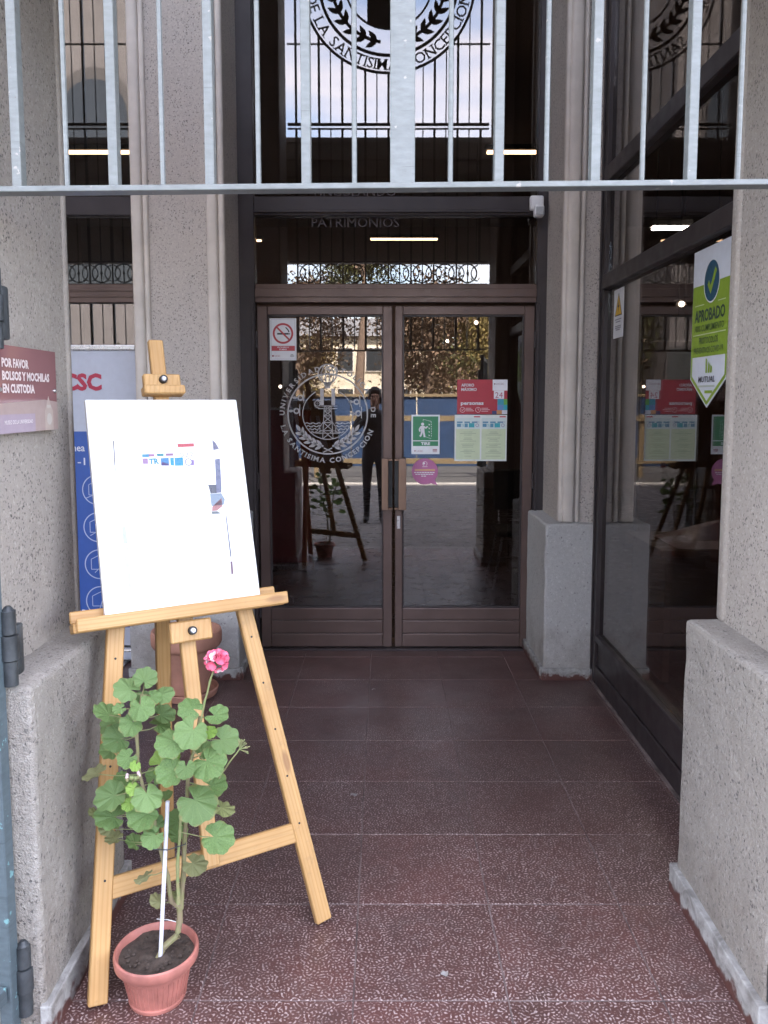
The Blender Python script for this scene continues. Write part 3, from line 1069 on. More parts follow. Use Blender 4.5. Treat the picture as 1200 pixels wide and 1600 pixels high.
def gate_leaf(name, label, hx, s, mat):
    """street gate leaf swung right out towards the pavement; s = -1 left, +1 right"""
    t = thing(name, label, "gate", (hx, 1.79, 0), "open street gate leaves")
    hinge = Vector((hx, 1.775, 0))
    d = Vector((s * 0.17, -0.985, 0)).normalized()
    side = Vector((d.y, -d.x, 0))
    ln = 0.84
    up = Vector((0, 0, 1))
    for k in (0.0, ln):
        p = hinge + d * k
        bar("stile", p + up * 0.03, p + up * 1.99, 0.034, 0.034, mat, t, side, 0.003)
    for z in (0.145, 0.80, 1.96):
        bar("rail", hinge + d * 0.019 + up * z, hinge + d * (ln - 0.019) + up * z, 0.018, 0.038, mat, t, side, 0.002)
    for i in range(1, 8):
        p = hinge + d * (ln * i / 8)
        bar("bar", p + up * 0.82, p + up * 1.94, 0.02 if i % 2 == 0 else 0.011, 0.014, mat, t, side, 0.001)
    for i in range(1, 8):
        p = hinge + d * (ln * i / 8)
        bar("bar", p + up * 0.165, p + up * 0.78, 0.02 if i % 2 == 0 else 0.011, 0.014, mat, t, side, 0.001)
    for zz in (0.155, 0.972, 1.745):
        hb = MB()
        bx = hx - s * 0.028
        hb.cone((bx, 1.795, zz - 0.09), (bx, 1.795, zz - 0.032), 0.017, None, 14).cone((bx, 1.795, zz - 0.029), (bx, 1.795, zz + 0.029), 0.0205, None, 14).cone((bx, 1.795, zz + 0.032), (bx, 1.795, zz + 0.086), 0.017, None, 14)
        hb.cone((bx, 1.795, zz + 0.086), (bx, 1.795, zz + 0.097), 0.015, 0.006, 14)
        hb.box((min(bx, bx - s * 0.018), 1.80, zz - 0.07), (max(bx, bx - s * 0.018), 1.832, zz + 0.05), 0.006, 2)
        hb.build("hinge", M['hinge'], t, smooth=True)
    return t


gate_leaf("street_gate", "weathered blue gate leaf folded outwards beside the left front pillar", -0.893, -1, M['gatepaint2'])
gate_leaf("street_gate", "weathered blue gate leaf folded outwards beside the right front pillar", 0.972, 1, M['gatepaint2'])

# ================================================================== SIGNS
WHITE, INK, RED = (0.72, 0.73, 0.76), (0.03, 0.03, 0.035), (0.50, 0.035, 0.055)


class Sign:
    """flat printed panel: origin of the artwork is its lower left corner, metres"""

    def __init__(self, name, label, cat, mtx, w, h, col, thick=0.002, outline=None, rough=0.4, group=None, panel='panel', mat=None):
        self.t = thing(name, label, cat, mtx.translation, group)
        self.m, self.k = mtx, 0
        self.z = 0.0
        pts = outline or [(0, 0), (w, 0), (w, h), (0, h)]
        Flat().poly(pts).build(panel, mat or ink(col, rough), self.t, mtx, -thick, thick)

    def add(self, name, col, fl, mat=None):
        self.k += 1
        fl.build(name, mat or ink(col), self.t, self.m, 0.0006 + 0.00025 * self.k)
        return self


YS = 4.8575                                    # outer face of the door glass
# --- no smoking
s = Sign("no_smoking_sign", "white no smoking notice with a red ring in the upper corner of the door glass", "sign", front_mtx(-0.688, YS - 0.001, 1.78), 0.160, 0.250, WHITE, 0.001)
s.add("border", (0.35, 0.35, 0.38), Flat().path([(0.008, 0.008), (0.152, 0.008), (0.152, 0.242), (0.008, 0.242), (0.008, 0.008)], 0.0015))
fl = Flat().rect(0.045, 0.153, 0.115, 0.163).rect(0.118, 0.153, 0.122, 0.163)
fl.path([(0.116, 0.168), (0.110, 0.182), (0.096, 0.196)], 0.007)
s.add("cigarette", INK, fl)
s.add("prohibition_ring", (0.45, 0.05, 0.06), Flat().ring((0.080, 0.160), 0.050, 0.062, n=40).strip((0.040, 0.200), (0.121, 0.119), 0.010))
s.add("caption_band", (0.45, 0.05, 0.06), Flat().rect(0.010, 0.056, 0.150, 0.086))
s.add("caption", WHITE, Flat().text("PROHIBIDO", 0.080, 0.073, 0.009, 0.07, 'c', 0.01).text("FUMAR", 0.080, 0.060, 0.009, 0.045, 'c', 0.01))
s.add("small_print", (0.35, 0.12, 0.13), Flat().disc((0.018, 0.026), 0.006, 10).text("UCSC", 0.028, 0.020, 0.011, 0.034))
s.add("seal", (0.3, 0.3, 0.32), Flat().rect(0.122, 0.020, 0.145, 0.024).rect(0.122, 0.027, 0.145, 0.031).rect(0.126, 0.033, 0.141, 0.037))

# --- capacity notice
s = Sign("capacity_notice", "red capacity notice with a white corner on the right door glass", "sign", front_mtx(0.444, YS - 0.001, 1.456), 0.304, 0.208, (0.42, 0.03, 0.05), 0.001)
s.add("white_corner", (0.78, 0.78, 0.82), Flat().rect(0.214, 0.142, 0.304, 0.208).rect(0.222, 0.092, 0.284, 0.1415))
s.add("heading", WHITE, Flat().text("AFORO", 0.024, 0.166, 0.018, 0.078, 'l', 0.03).text("MÁXIMO", 0.024, 0.140, 0.018, 0.094, 'l', 0.03))
s.add("caption", WHITE, Flat().text("personas", 0.022, 0.056, 0.022, 0.138, 'l', 0.035))
s.add("number", (0.45, 0.12, 0.18), Flat().text("24", 0.253, 0.098, 0.034, 0.046, 'c', 0.0))
s.add("logo_print", (0.30, 0.20, 0.22), Flat().disc((0.226, 0.182), 0.005, 10).text("UCSC", 0.234, 0.177, 0.011, 0.05))
fl = Flat()
for cx_ in (0.033, 0.127):
    fl.ring((cx_, 0.026), 0.014, 0.0165, n=24)
fl.path([(0.026, 0.027), (0.032, 0.020), (0.042, 0.034)], 0.0025).path([(0.127, 0.026), (0.127, 0.038)], 0.0025).path([(0.127, 0.026), (0.135, 0.024)], 0.0025)
for k in range(3):
    fl.rect(0.053, 0.018 + 0.008 * k, 0.102 - 0.008 * k, 0.021 + 0.008 * k)
    fl.rect(0.147, 0.016 + 0.009 * k, 0.188 + 0.01 * (k == 1), 0.019 + 0.009 * k)
s.add("small_print", (0.75, 0.55, 0.58), fl)
for nm, col, (x0, y0, x1, y1) in (("colour_square", (0.04, 0.30, 0.42), (0.244, 0.056, 0.282, 0.091)), ("colour_square", (0.12, 0.38, 0.07), (0.282, 0.056, 0.304, 0.091)),
                                  ("colour_square", (0.12, 0.24, 0.50), (0.244, 0.024, 0.282, 0.056)), ("colour_square", (0.03, 0.36, 0.48), (0.282, 0.024, 0.304, 0.056)),
                                  ("colour_square", (0.55, 0.27, 0.12), (0.240, 0.0, 0.272, 0.024)), ("colour_square", (0.65, 0.65, 0.7), (0.272, 0.0, 0.304, 0.024)), ("colour_square", (0.05, 0.05, 0.16), (0.212, 0.0, 0.240, 0.020))):
    s.add(nm, col, Flat().rect(x0, y0, x1, y1))

# --- two programme sheets
s = Sign("programme_sheets", "pair of pale green programme pages taped below the red notice", "poster", front_mtx(0.430, YS - 0.001, 1.170), 0.318, 0.281, (0.74, 0.78, 0.76), 0.001)
for x in (0.008, 0.164):
    s.add("page_field", (0.60, 0.68, 0.47), Flat().rect(x, 0.010, x + 0.146, 0.196))
    s.add("page_header", (0.62, 0.72, 0.72), Flat().rect(x, 0.197, x + 0.146, 0.262))
    fl = Flat()
    for k in range(3):
        fl.rect(x + 0.006 + 0.045 * k, 0.232, x + 0.040 + 0.045 * k, 0.241)
    fl.rect(x + 0.006, 0.208, x + 0.030, 0.228).rect(x + 0.052, 0.206, x + 0.072, 0.229)
    s.add("title_letters", (0.10, 0.28, 0.42), fl)
    s.add("title_letters", (0.05, 0.38, 0.45), Flat().rect(x + 0.078, 0.205, x + 0.112, 0.231).text("TR", x + 0.033, 0.208, 0.018, 0.016))
    s.add("title_letters", (0.35, 0.33, 0.45), Flat().ring((x + 0.129, 0.218), 0.007, 0.011, n=20).text("2022", x + 0.112, 0.234, 0.009, 0.030))
    s.add("logo_band", (0.55, 0.10, 0.13), Flat().rect(x + 0.108, 0.266, x + 0.146, 0.274))
    fl = Flat()
    rr = random.Random(int(x * 1000))
    for k in range(17):
        wd = rr.uniform(0.02, 0.05)
        if k % 4 == 3:
            continue
        fl.rect(x + 0.073 - wd, 0.176 - 0.0092 * k, x + 0.073 + wd, 0.1785 - 0.0092 * k)
    s.add("text_lines", (0.33, 0.40, 0.27), fl)

# --- pull sign
s = Sign("pull_sign", "white and green pull sign with a running figure on the door glass", "sign", front_mtx(0.167, YS - 0.001, 1.212), 0.172, 0.240, WHITE, 0.001)
s.add("green_field", (0.035, 0.22, 0.10), Flat().rect(0.009, 0.084, 0.163, 0.230))
s.add("green_band", (0.035, 0.22, 0.10), Flat().rect(0.009, 0.050, 0.163, 0.079))
s.add("caption", WHITE, Flat().text("TIRE", 0.086, 0.056, 0.017, 0.056, 'c', 0.04))
fl = Flat().disc((0.068, 0.183), 0.0095, 16).poly([(0.056, 0.172), (0.078, 0.172), (0.080, 0.135), (0.058, 0.135)])
fl.path([(0.058, 0.168), (0.048, 0.150), (0.053, 0.138)], 0.009).path([(0.077, 0.168), (0.088, 0.158), (0.098, 0.170)], 0.008)
fl.path([(0.064, 0.138), (0.060, 0.118), (0.052, 0.108)], 0.011).path([(0.073, 0.138), (0.078, 0.120), (0.080, 0.104)], 0.011)
s.add("figure", WHITE, fl)
fl = Flat()
for a, b in (((0.072, 0.212), (0.120, 0.200)), ((0.120, 0.200), (0.122, 0.102)), ((0.072, 0.212), (0.070, 0.200)), ((0.086, 0.106), (0.122, 0.094))):
    n = 7
    for i in range(n):
        p = Vector(a).lerp(Vector(b), i / n)
        q = Vector(a).lerp(Vector(b), (i + 0.6) / n)
        fl.strip(p, q, 0.003)
for k in range(4):
    fl.poly([(0.104, 0.186 - 0.022 * k), (0.113, 0.180 - 0.022 * k), (0.107, 0.174 - 0.022 * k)])
s.add("door_drawing", WHITE, fl)
s.add("small_print", (0.40, 0.22, 0.25), Flat().disc((0.022, 0.020), 0.005, 10).text("UCSC", 0.032, 0.014, 0.011, 0.04).rect(0.130, 0.013, 0.157, 0.017).rect(0.130, 0.021, 0.157, 0.031))

# --- pink speech bubble
pts = [(0.082 + 0.080 * math.cos(R(a)), 0.088 + 0.080 * math.sin(R(a))) for a in range(-40, 296, 8)]
pts += [(0.120, 0.014), (0.158, 0.004)]
s = Sign("speech_bubble_sticker", "pink speech bubble sticker on the glass under the pull sign", "sticker", front_mtx(0.168, YS - 0.001, 1.018), 0.164, 0.168, (0.44, 0.135, 0.29), 0.0008, pts)
s.add("emblem_print", (0.8, 0.75, 0.78), Flat().ring((0.082, 0.136), 0.012, 0.0145, -60, 250, 20).disc((0.076, 0.138), 0.007, 12).rect(0.066, 0.116, 0.098, 0.1185))
fl = Flat()
for y, w in ((0.098, 0.062), (0.091, 0.062)):
    fl.rect(0.082 - w, y, 0.082 + w, y + 0.0045)
s.add("text_lines", (0.70, 0.45, 0.20), fl)
fl = Flat()
for y, w in ((0.079, 0.066), (0.068, 0.058), (0.057, 0.022)):
    for k in range(int(w * 2 / 0.016)):
        fl.rect(0.082 - w + 0.016 * k, y, 0.082 - w + 0.016 * k + 0.013, y + 0.005)
s.add("text_lines", WHITE, fl)

# --- frosted university emblem on the left leaf
M['frost'] = plain("frosted_white_vinyl", (0.40, 0.38, 0.38), 0.75, 0.05, 20)
em = thing("glass_emblem", "round frosted university emblem with tower and laurels on the left door glass", "emblem", (-0.342, YS, 1.455))
EC = front_mtx(-0.342, YS - 0.0012, 1.455)


def vinyl(name, fl, z=0.0):
    fl.build(name, M['frost'], em, EC, z)


S6 = 0.000643                                   # metres per pixel of the enlarged photo (6x) at the glass
vinyl("ring", Flat().ring((0, 0), 0.237, 0.246, n=80).ring((0, 0), 0.150, 0.155, 118, 422, 60))
fl = Flat()
fl.arc_text("UNIVERSIDAD CATOLICA", (0, 0), 0.277, 181, 28, 0.031, True, 0.03, 1.05, 0.2)
fl.arc_text("DE", (0, 0), 0.277, 9, -4, 0.031, True, 0.03, 1.05, 0.2)
fl.arc_text("LA SANTISIMA CONCEPCION", (0, 0), 0.281, 194, 340, 0.031, False, 0.03, 1.05, 0.2)
vinyl("lettering", fl)
fl = Flat()
laurel(fl, (0, 0), 0.196, 262, 212, 5, 0.050, 0.021, 1)
laurel(fl, (0, 0), 0.196, 278, 328, 5, 0.050, 0.021, 1)
fl.strip((-0.03, -0.232), (0.025, -0.205), 0.006).strip((0.03, -0.232), (-0.025, -0.205), 0.006)
vinyl("laurel", fl)
fl = Flat()
for k in range(4):
    y = -0.055 - 0.018 * k
    for s_ in (-1, 1):
        w = math.sqrt(max(0.0004, 0.148 ** 2 - y * y))
        pts = []
        for i in range(13):
            f = i / 12
            x = s_ * (0.045 + (w - 0.045) * f)
            pts.append((x, y + 0.004 * math.sin(f * 16)))
        fl.path(pts, 0.006)
vinyl("waves", fl)
fl = Flat()                                     # pithead tower: lattice of steel members
mem = [((-0.032, -0.15), (-0.02, 0.05)), ((0.032, -0.15), (0.02, 0.05)), ((-0.075, -0.115), (-0.03, -0.05)), ((0.075, -0.115), (0.03, -0.05)), ((-0.058, 0.05), (0.058, 0.05)), ((-0.058, 0.034), (0.058, 0.034)),
       ((-0.05, -0.10), (0.05, -0.10)), ((-0.075, -0.115), (0.075, -0.115)), ((-0.03, -0.05), (0.03, -0.05)), ((-0.026, -0.01), (0.026, -0.01)), ((-0.023, 0.02), (0.023, 0.02))]
lv = [-0.15, -0.10, -0.05, -0.01, 0.02, 0.05]
for a, b in zip(lv, lv[1:]):
    wa, wb = 0.032 - (a + 0.15) * 0.06, 0.032 - (b + 0.15) * 0.06
    mem += [((-wa, a), (wb, b)), ((wa, a), (-wb, b))]
for p, q in mem:
    fl.strip(p, q, 0.0045)
fl.ring((-0.062, 0.065), 0.013, 0.018, n=16).ring((-0.062, 0.065), 0.003, 0.006, n=10)
fl.path([(-0.045, 0.034), (-0.075, 0.045), (-0.082, 0.07), (-0.062, 0.088), (-0.035, 0.08)], 0.005)
vinyl("tower", fl)
fl = Flat()                                     # torch between two upright columns
for x in (-0.034, 0.034):
    fl.rect(x - 0.011, 0.056, x + 0.011, 0.155)
fl.ring((0, 0.245), 0.052, 0.060, n=40)
for k in (-0.03, -0.01, 0.01, 0.03):
    fl.path([(k * 0.4, 0.17), (k * 1.1, 0.21), (k * 1.3, 0.25), (k * 0.7, 0.29)], 0.006)
fl.rect(-0.016, 0.157, 0.016, 0.19)
vinyl("torch", fl, 0.0001)
fl = Flat()
for x, y in ((-0.19, 0.02), (-0.165, 0.10), (0.175, 0.075), (0.185, 0.005)):
    fl.ring((x, y), 0.010, 0.019, n=18)
    fl.leaf((x - 0.05, y), 0, 0.034, 0.018)
    fl.path([(x + 0.02, y - 0.03), (x + 0.02, y + 0.04)], 0.006)
vinyl("symbols", fl)

# --- dark lettering on the upper glass
ul = thing("glass_lettering", "faint dark lettering across the glass above the door head", "lettering", (-0.26, YS, 2.75))
M['darkvinyl'] = plain("dark_vinyl", (0.05, 0.036, 0.038), 0.6, 0.05, 20)
Flat().text("VINCULANDO", -0.43, 2.745, 0.050, 0.50, 'l').build("lettering", M['darkvinyl'], ul, front_mtx(0, YS - 0.0012, 0))
Flat().text("PATRIMONIOS", -0.43, 2.565, 0.052, 0.52, 'l').build("lettering", M['darkvinyl'], ul, front_mtx(0, YS - 0.0012, 0))

# --- approval pennant and warning notice on the side glass
XS = 1.1665


def side_mtx(Y, Z):                             # artwork facing the porch from the side glass (-X)
    return plane_mtx((XS - 0.0015, Y, Z), (0, -1, 0), (0, 0, 1))


W, H = 0.36, 0.575
GREEN = (0.235, 0.36, 0.035)
s = Sign("approval_pennant", "pointed white and green approval pennant with a check mark on the side glass", "sign", side_mtx(3.052, 1.513) @ Matrix.Diagonal((0.90, 1, 1, 1)), W, H, (0.66, 0.70, 0.78), 0.0012, [(W / 2, 0), (W, 0.105), (W, H), (0, H), (0, 0.105)])
s.add("green_field", GREEN, Flat().rect(0.003, 0.185, W - 0.003, 0.445))
s.add("green_edge", GREEN, Flat().path([(0.012, 0.19), (0.012, 0.112), (W / 2, 0.016), (W - 0.012, 0.112), (W - 0.012, 0.19)], 0.014))
s.add("badge_rim", (0.70, 0.74, 0.78), Flat().disc((0.19, 0.450), 0.077, 36))
s.add("badge", (0.015, 0.075, 0.13), Flat().disc((0.19, 0.450), 0.072, 36))
s.add("check_mark", GREEN, Flat().poly([(0.150, 0.440), (0.164, 0.456), (0.181, 0.435), (0.222, 0.495), (0.238, 0.482), (0.184, 0.404)]))
s.add("rule_line", (0.55, 0.66, 0.40), Flat().rect(0.03, 0.372, 0.125, 0.375).rect(0.26, 0.372, 0.33, 0.375).rect(0.02, 0.264, 0.34, 0.267))
TXT = (0.03, 0.06, 0.05)
s.add("heading", TXT, Flat().text("APROBADO", W / 2, 0.312, 0.044, 0.295, 'c', 0.025))
s.add("caption", (0.07, 0.12, 0.04), Flat().text("100% CUMPLIMIENTO", W / 2, 0.277, 0.023, 0.285, 'c', 0.01))
s.add("caption", (0.07, 0.12, 0.04), Flat().text("PROTOCOLOS", W / 2, 0.231, 0.024, 0.185, 'c', 0.01).text("PREVENTIVOS COVID-19", W / 2, 0.197, 0.022, 0.285, 'c', 0.01))
s.add("logo_strokes", (0.27, 0.40, 0.05), Flat().poly([(0.165, 0.125), (0.180, 0.125), (0.176, 0.175), (0.163, 0.178)]).poly([(0.187, 0.125), (0.203, 0.125), (0.205, 0.152), (0.192, 0.165)]).poly([(0.210, 0.125), (0.226, 0.125), (0.228, 0.145), (0.214, 0.153)]))
s.add("company_name", (0.06, 0.065, 0.08), Flat().text("MUTUAL", W / 2 - 0.004, 0.092, 0.021, 0.165, 'c', 0.02, 0.25))
s.add("small_print", (0.45, 0.50, 0.45), Flat().rect(0.09, 0.074, 0.26, 0.081))
s.add("small_print", GREEN, Flat().rect(0.165, 0.052, 0.24, 0.062))

W, H = 0.165, 0.24
s = Sign("warning_notice", "small white notice with a yellow warning triangle on the side glass", "sign", side_mtx(4.098, 1.850), W, H, (0.70, 0.71, 0.74), 0.0012)
s.add("warning_triangle", INK, Flat().poly([(W / 2, 0.222), (0.022, 0.108), (W - 0.022, 0.108)]))
s.add("warning_field", (0.68, 0.42, 0.03), Flat().poly([(W / 2, 0.212), (0.031, 0.113), (W - 0.031, 0.113)]))
s.add("bolt_symbol", INK, Flat().poly([(0.088, 0.19), (0.068, 0.150), (0.084, 0.150), (0.078, 0.120), (0.100, 0.160), (0.084, 0.160)]))
fl = Flat()
for y, w in ((0.088, 0.055), (0.076, 0.04), (0.055, 0.05), (0.046, 0.05), (0.037, 0.035)):
    fl.rect(W / 2 - w, y, W / 2 + w, y + 0.005)
s.add("text_lines", (0.25, 0.26, 0.3), fl)

# --- bag check notice on the left pillar, acrylic on four spacers
W, H = 0.345, 0.213
mt = plane_mtx((-0.911, 1.883, 1.4595), (0, 1, 0), (0, 0, 1))
M['acrylic'] = plain("maroon_printed_acrylic", (0.25, 0.125, 0.13), 0.12, 0.10, 3.0, spec=0.6)
s = Sign("bag_notice", "maroon acrylic notice with white capitals screwed to the left front pillar", "sign", mt, W, H, (0.15, 0.055, 0.065), 0.005, mat=M['acrylic'])
s.add("building_picture", (0.36, 0.27, 0.25), Flat().poly([(0.0, 0.0), (W, 0.0), (W, 0.076), (0.262, 0.082), (0.0, 0.072)]))
s.add("building_picture", (0.44, 0.36, 0.32), Flat().poly([(0.262, 0.0), (0.262, 0.05), (0.278, 0.075), (0.287, 0.092), (0.296, 0.075), (0.315, 0.05), (0.315, 0.0)]))
s.add("building_picture", (0.50, 0.46, 0.42), Flat().disc((0.289, 0.030), 0.016, 14).rect(0.276, 0.06, 0.300, 0.068))
s.add("caption_field", (0.34, 0.27, 0.33), Flat().rect(0.0, 0.0, 0.20, 0.046))
s.add("heading", (0.72, 0.62, 0.62), Flat().text("POR FAVOR", 0.028, 0.160, 0.022, 0.145, 'l', 0.045).text("BOLSOS Y MOCHILAS", 0.028, 0.129, 0.022, 0.268, 'l', 0.045).text("EN CUSTODIA", 0.028, 0.098, 0.022, 0.175, 'l', 0.045))
s.add("caption", (0.72, 0.66, 0.68), Flat().text("MUSEO DE LA UNIVERSIDAD", 0.03, 0.022, 0.0095, 0.155, 'l', 0.02))
for y in (0.015, W - 0.015):
    for z in ((0.106,) if y > 0.1 else (0.106,)):
        pt = mt @ Vector((y, z, 0))
        MB().cone((-0.9345, pt.y, pt.z), (-0.9115, pt.y, pt.z), 0.006, None, 10).cone((-0.9105, pt.y, pt.z), (-0.906, pt.y, pt.z), 0.0055, 0.004, 10).build("spacer_screw", M['steel'], s.t, smooth=True)

# --- roll-up banner in front of the porch window
bn = thing("rollup_banner", "white and blue roll up banner with red capitals beside the inner pillar", "banner", (-1.86, 4.62, 0))
BX0, BX1, BY = -2.27, -1.428, 4.62
BL = plane_mtx((BX0, BY - 0.004, 0), (1, 0, 0), (0, 0, 1))
MB().box((BX0, BY - 0.003, 0.09), (BX1, BY - 0.001, 1.832)).build("sheet", ink((0.50, 0.53, 0.62)), bn)
MB().box((BX0 - 0.005, BY - 0.012, 1.824), (BX1 + 0.005, BY + 0.010, 1.856), 0.006, 2).build("top_rail", M['steel'], bn)
MB().box((BX0 - 0.01, BY - 0.045, 0.008), (BX1 + 0.012, BY + 0.05, 0.085), 0.016, 3).build("base", M['steel'], bn)
MB().box((BX0 - 0.008, BY - 0.049, 0.02), (BX1 + 0.010, BY - 0.0455, 0.062), 0.001).build("base_plate", ink((0.50, 0.53, 0.62)), bn)
MB().cone((-1.85, BY + 0.03, 0.085), (-1.85, BY + 0.012, 1.83), 0.008, None, 8).build("pole", M['steel'], bn)
for x in (BX0 + 0.1, BX1 - 0.1):
    MB().box((x - 0.02, BY - 0.14, 0.0), (x + 0.02, BY + 0.14, 0.008), 0.002).build("foot", M['steel'], bn)
Flat().rect(0.001, 0.20, BX1 - BX0 - 0.001, 1.36).build("blue_field", ink((0.035, 0.10, 0.38)), bn, BL, 0.0015)
Flat().text("UCSC", 0.645, 1.595, 0.098, 0.31, 'r', 0.045).build("heading", ink((0.42, 0.02, 0.06)), bn, BL, 0.0015)
Flat().text("Informaciones en línea", 0.535, 1.245, 0.042, 0.48, 'r', 0.01).text("2022-1-1", 0.535, 1.165, 0.042, 0.25, 'r', 0.01).build("caption", ink(WHITE), bn, BL, 0.0022)
Flat().text("¡Te esperamos!", 0.735, 0.275, 0.05, 0.42, 'r', 0.01).build("caption", ink(WHITE), bn, BL, 0.0022)
fl = Flat()
for k, z in enumerate((1.02, 0.80, 0.58, 0.36)):
    c = (0.60, z)
    fl.ring(c, 0.083, 0.089, n=36)
    fl.path([(0.55, z - 0.03), (0.55, z + 0.03), (0.60, z + 0.055), (0.65, z + 0.03), (0.65, z - 0.03), (0.55, z - 0.03)], 0.004)
    fl.strip((0.53 + 0.02 * k, z - 0.05), (0.67 - 0.02 * k, z + 0.01), 0.004)
fl.build("icon", ink((0.50, 0.56, 0.72)), bn, BL, 0.0022)

# ================================================================== EASEL AND BOARD
EC0 = Vector((-0.452, 2.05, 0.0))
EW = Vector((0.858, 0.513, 0.0)).normalized()
EB = Vector((-EW.y, EW.x, 0))
LEAN = R(16.6)
EU = (EB * math.sin(LEAN) + Vector((0, 0, 1)) * math.cos(LEAN)).normalized()
EN = EW.cross(EU).normalized()                   # towards the viewer
if EN.y > 0:
    EN = -EN


def ez(w, u, n=0.0):
    return EC0 + EW * w + EU * u + EN * n


eas = thing("easel", "pine studio easel with A shaped legs just inside the entrance", "easel", EC0)
PN = M['pine']
for s_ in (-1, 1):
    lg = bar("front_leg", ez(s_ * 0.320, 0.012), ez(s_ * 0.098, 1.60), 0.048, 0.024, PN, eas, EW, 0.003)
    for q in (0.30, 0.44, 0.58, 0.72, 0.86):
        w_ = s_ * (0.320 - 0.222 * q / 1.0 * 0.63 * 1.0)
        pc = ez(s_ * (0.320 - 0.1398 * q / 1.0), q, 0.0123)
        MB().cone(pc, pc + EN * 0.0012, 0.0032, None, 8).build("peg_hole", M['blackrub'], lg)
bar("crossbar", ez(-0.287, 0.275, -0.001), ez(0.287, 0.275, -0.001), 0.055, 0.018, PN, eas, EU, 0.003)
bar("crossbar", ez(-0.125, 1.50, -0.024), ez(0.125, 1.50, -0.024), 0.06, 0.02, PN, eas, EU, 0.003)
mast = bar("mast", ez(0, 0.26, 0.014 + 0.012), ez(0, 1.788, 0.026), 0.044, 0.022, PN, eas, EW, 0.003)
bar("rear_leg", Vector((-0.729, 2.55, 0.008)), ez(0.0, 1.52, -0.046), 0.045, 0.024, PN, eas, EW, 0.003)
tray = bar("tray", ez(-0.312, 0.955, 0.045), ez(0.295, 0.955, 0.045), 0.026, 0.062, PN, eas, EU, 0.003)
bar("tray_lip", ez(-0.305, 0.962, 0.082), ez(0.303, 0.962, 0.082), 0.036, 0.012, PN, eas, EU, 0.003)
bar("tray_back", ez(-0.312, 0.985, 0.0275), ez(0.285, 0.985, 0.0275), 0.034, 0.010, PN, eas, EU, 0.003)
tb = MB()
tb.mbox(plane_mtx(ez(0.005, 0.905, 0.052), EW, EU), (0.122, 0.060, 0.024), 0.004)
tb.build("tray_block", PN, eas)
cl = MB()
m_ = plane_mtx(ez(0, 1.638, 0.050), EW, EU)
cl.mbox(m_ @ Matrix.Translation((0, 0.012, 0)), (0.110, 0.042, 0.024), 0.003).mbox(m_ @ Matrix.Translation((0, -0.020, 0.010)), (0.122, 0.026, 0.044), 0.003)
cl.build("clamp", PN, eas)
for (w_, u_, n_) in ((0.006, 0.905, 0.064), (0.001, 1.652, 0.062)):
    k = MB()
    k.cone(ez(w_, u_, n_), ez(w_, u_, n_ + 0.014), 0.0125, 0.0115, 18)
    kb = k.build("clamp_knob", M['blackrub'], eas, smooth=True)
    MB().cone(ez(w_, u_, n_ + 0.0145), ez(w_, u_, n_ + 0.0165), 0.0082, 0.006, 16).build("bolt_head", M['steel'], kb, smooth=True)

bd = thing("display_board", "white display board with a glare-whitened poster resting on the easel tray", "board", ez(0, 0.98, 0.05))
BM = plane_mtx(ez(-0.226, 0.9695, 0.049), EW, EU)
if (BM.to_3x3() @ Vector((0, 0, 1))).dot(EN) < 0:
    raise RuntimeError("board faces away")
BW_, BH_ = 0.452, 0.622
MB().mbox(BM @ Matrix.Translation((BW_ / 2, BH_ / 2, 0)), (BW_, BH_, 0.022), 0.0035, 2).build("panel", M['board'], bd)


def on_board(px, py):
    d = ray(px, py)
    p0 = ez(0, 0.98, 0.061)
    return BM.inverted() @ (EYE + d * ((p0 - EYE).dot(EN) / d.dot(EN)))


def bpoly(*pp):
    return [tuple(on_board(*p)[:2]) for p in pp]


def stick(name, col, fl, z=0.0115):
    fl.build(name, ink(col, 0.3), bd, BM, z)


PS = (260 / 1200.0)


def c5(x, y):                                   # enlarged crop of the poster -> photo pixels
    return (160 + x * PS, 650 + y * PS)


def bp(*pts):
    return bpoly(*[c5(*p) for p in pts])


stick("poster", (0.80, 0.80, 0.80), Flat().poly(bp((78, 172), (842, 165), (945, 1145), (180, 1245))))  # print painted blank white where glare washes it out
stick("logo_band", (0.393, 0.052, 0.068), Flat().poly(bp((540, 200), (660, 196), (662, 220), (545, 226))), 0.0118)
for pts, col in (([(285, 276), (335, 274), (335, 296), (288, 297)], (0.016, 0.177, 0.300)), ([(335, 274), (374, 274), (375, 292), (335, 294)], (0.220, 0.095, 0.205)), ([(390, 272), (442, 270), (442, 290), (395, 290)], (0.012, 0.177, 0.220)),
                 ([(455, 270), (510, 268), (512, 286), (458, 288)], (0.205, 0.095, 0.191)), ([(288, 305), (328, 305), (330, 345), (292, 346)], (0.243, 0.139, 0.267)), ([(420, 304), (478, 300), (482, 358), (424, 358)], (0.021, 0.151, 0.336)),
                 ([(430, 330), (478, 345), (482, 358), (424, 358)], (0.171, 0.077, 0.243)), ([(488, 302), (515, 300), (518, 358), (492, 356)], (0.005, 0.220, 0.336)), ([(520, 300), (580, 298), (585, 358), (524, 359)], (0.008, 0.205, 0.393)), ([(645, 315), (662, 318), (662, 355), (640, 355)], (0.205, 0.139, 0.336))):
    stick("title_letters", col, Flat().poly(bp(*pts)), 0.0118)
fl = Flat()
c_ = bp((622, 332))[0]
fl.ring(c_, 0.0085, 0.0115, n=24)
c_ = bp((572, 280))[0]
fl.ring(c_, 0.0045, 0.0065, n=18)
a_, b_ = bp((598, 294), (658, 294))
fl.text("22", a_[0], a_[1], 0.013, b_[0] - a_[0])
stick("title_letters", (0.151, 0.164, 0.267), fl, 0.0118)
a_, b_ = bp((338, 350), (412, 350))
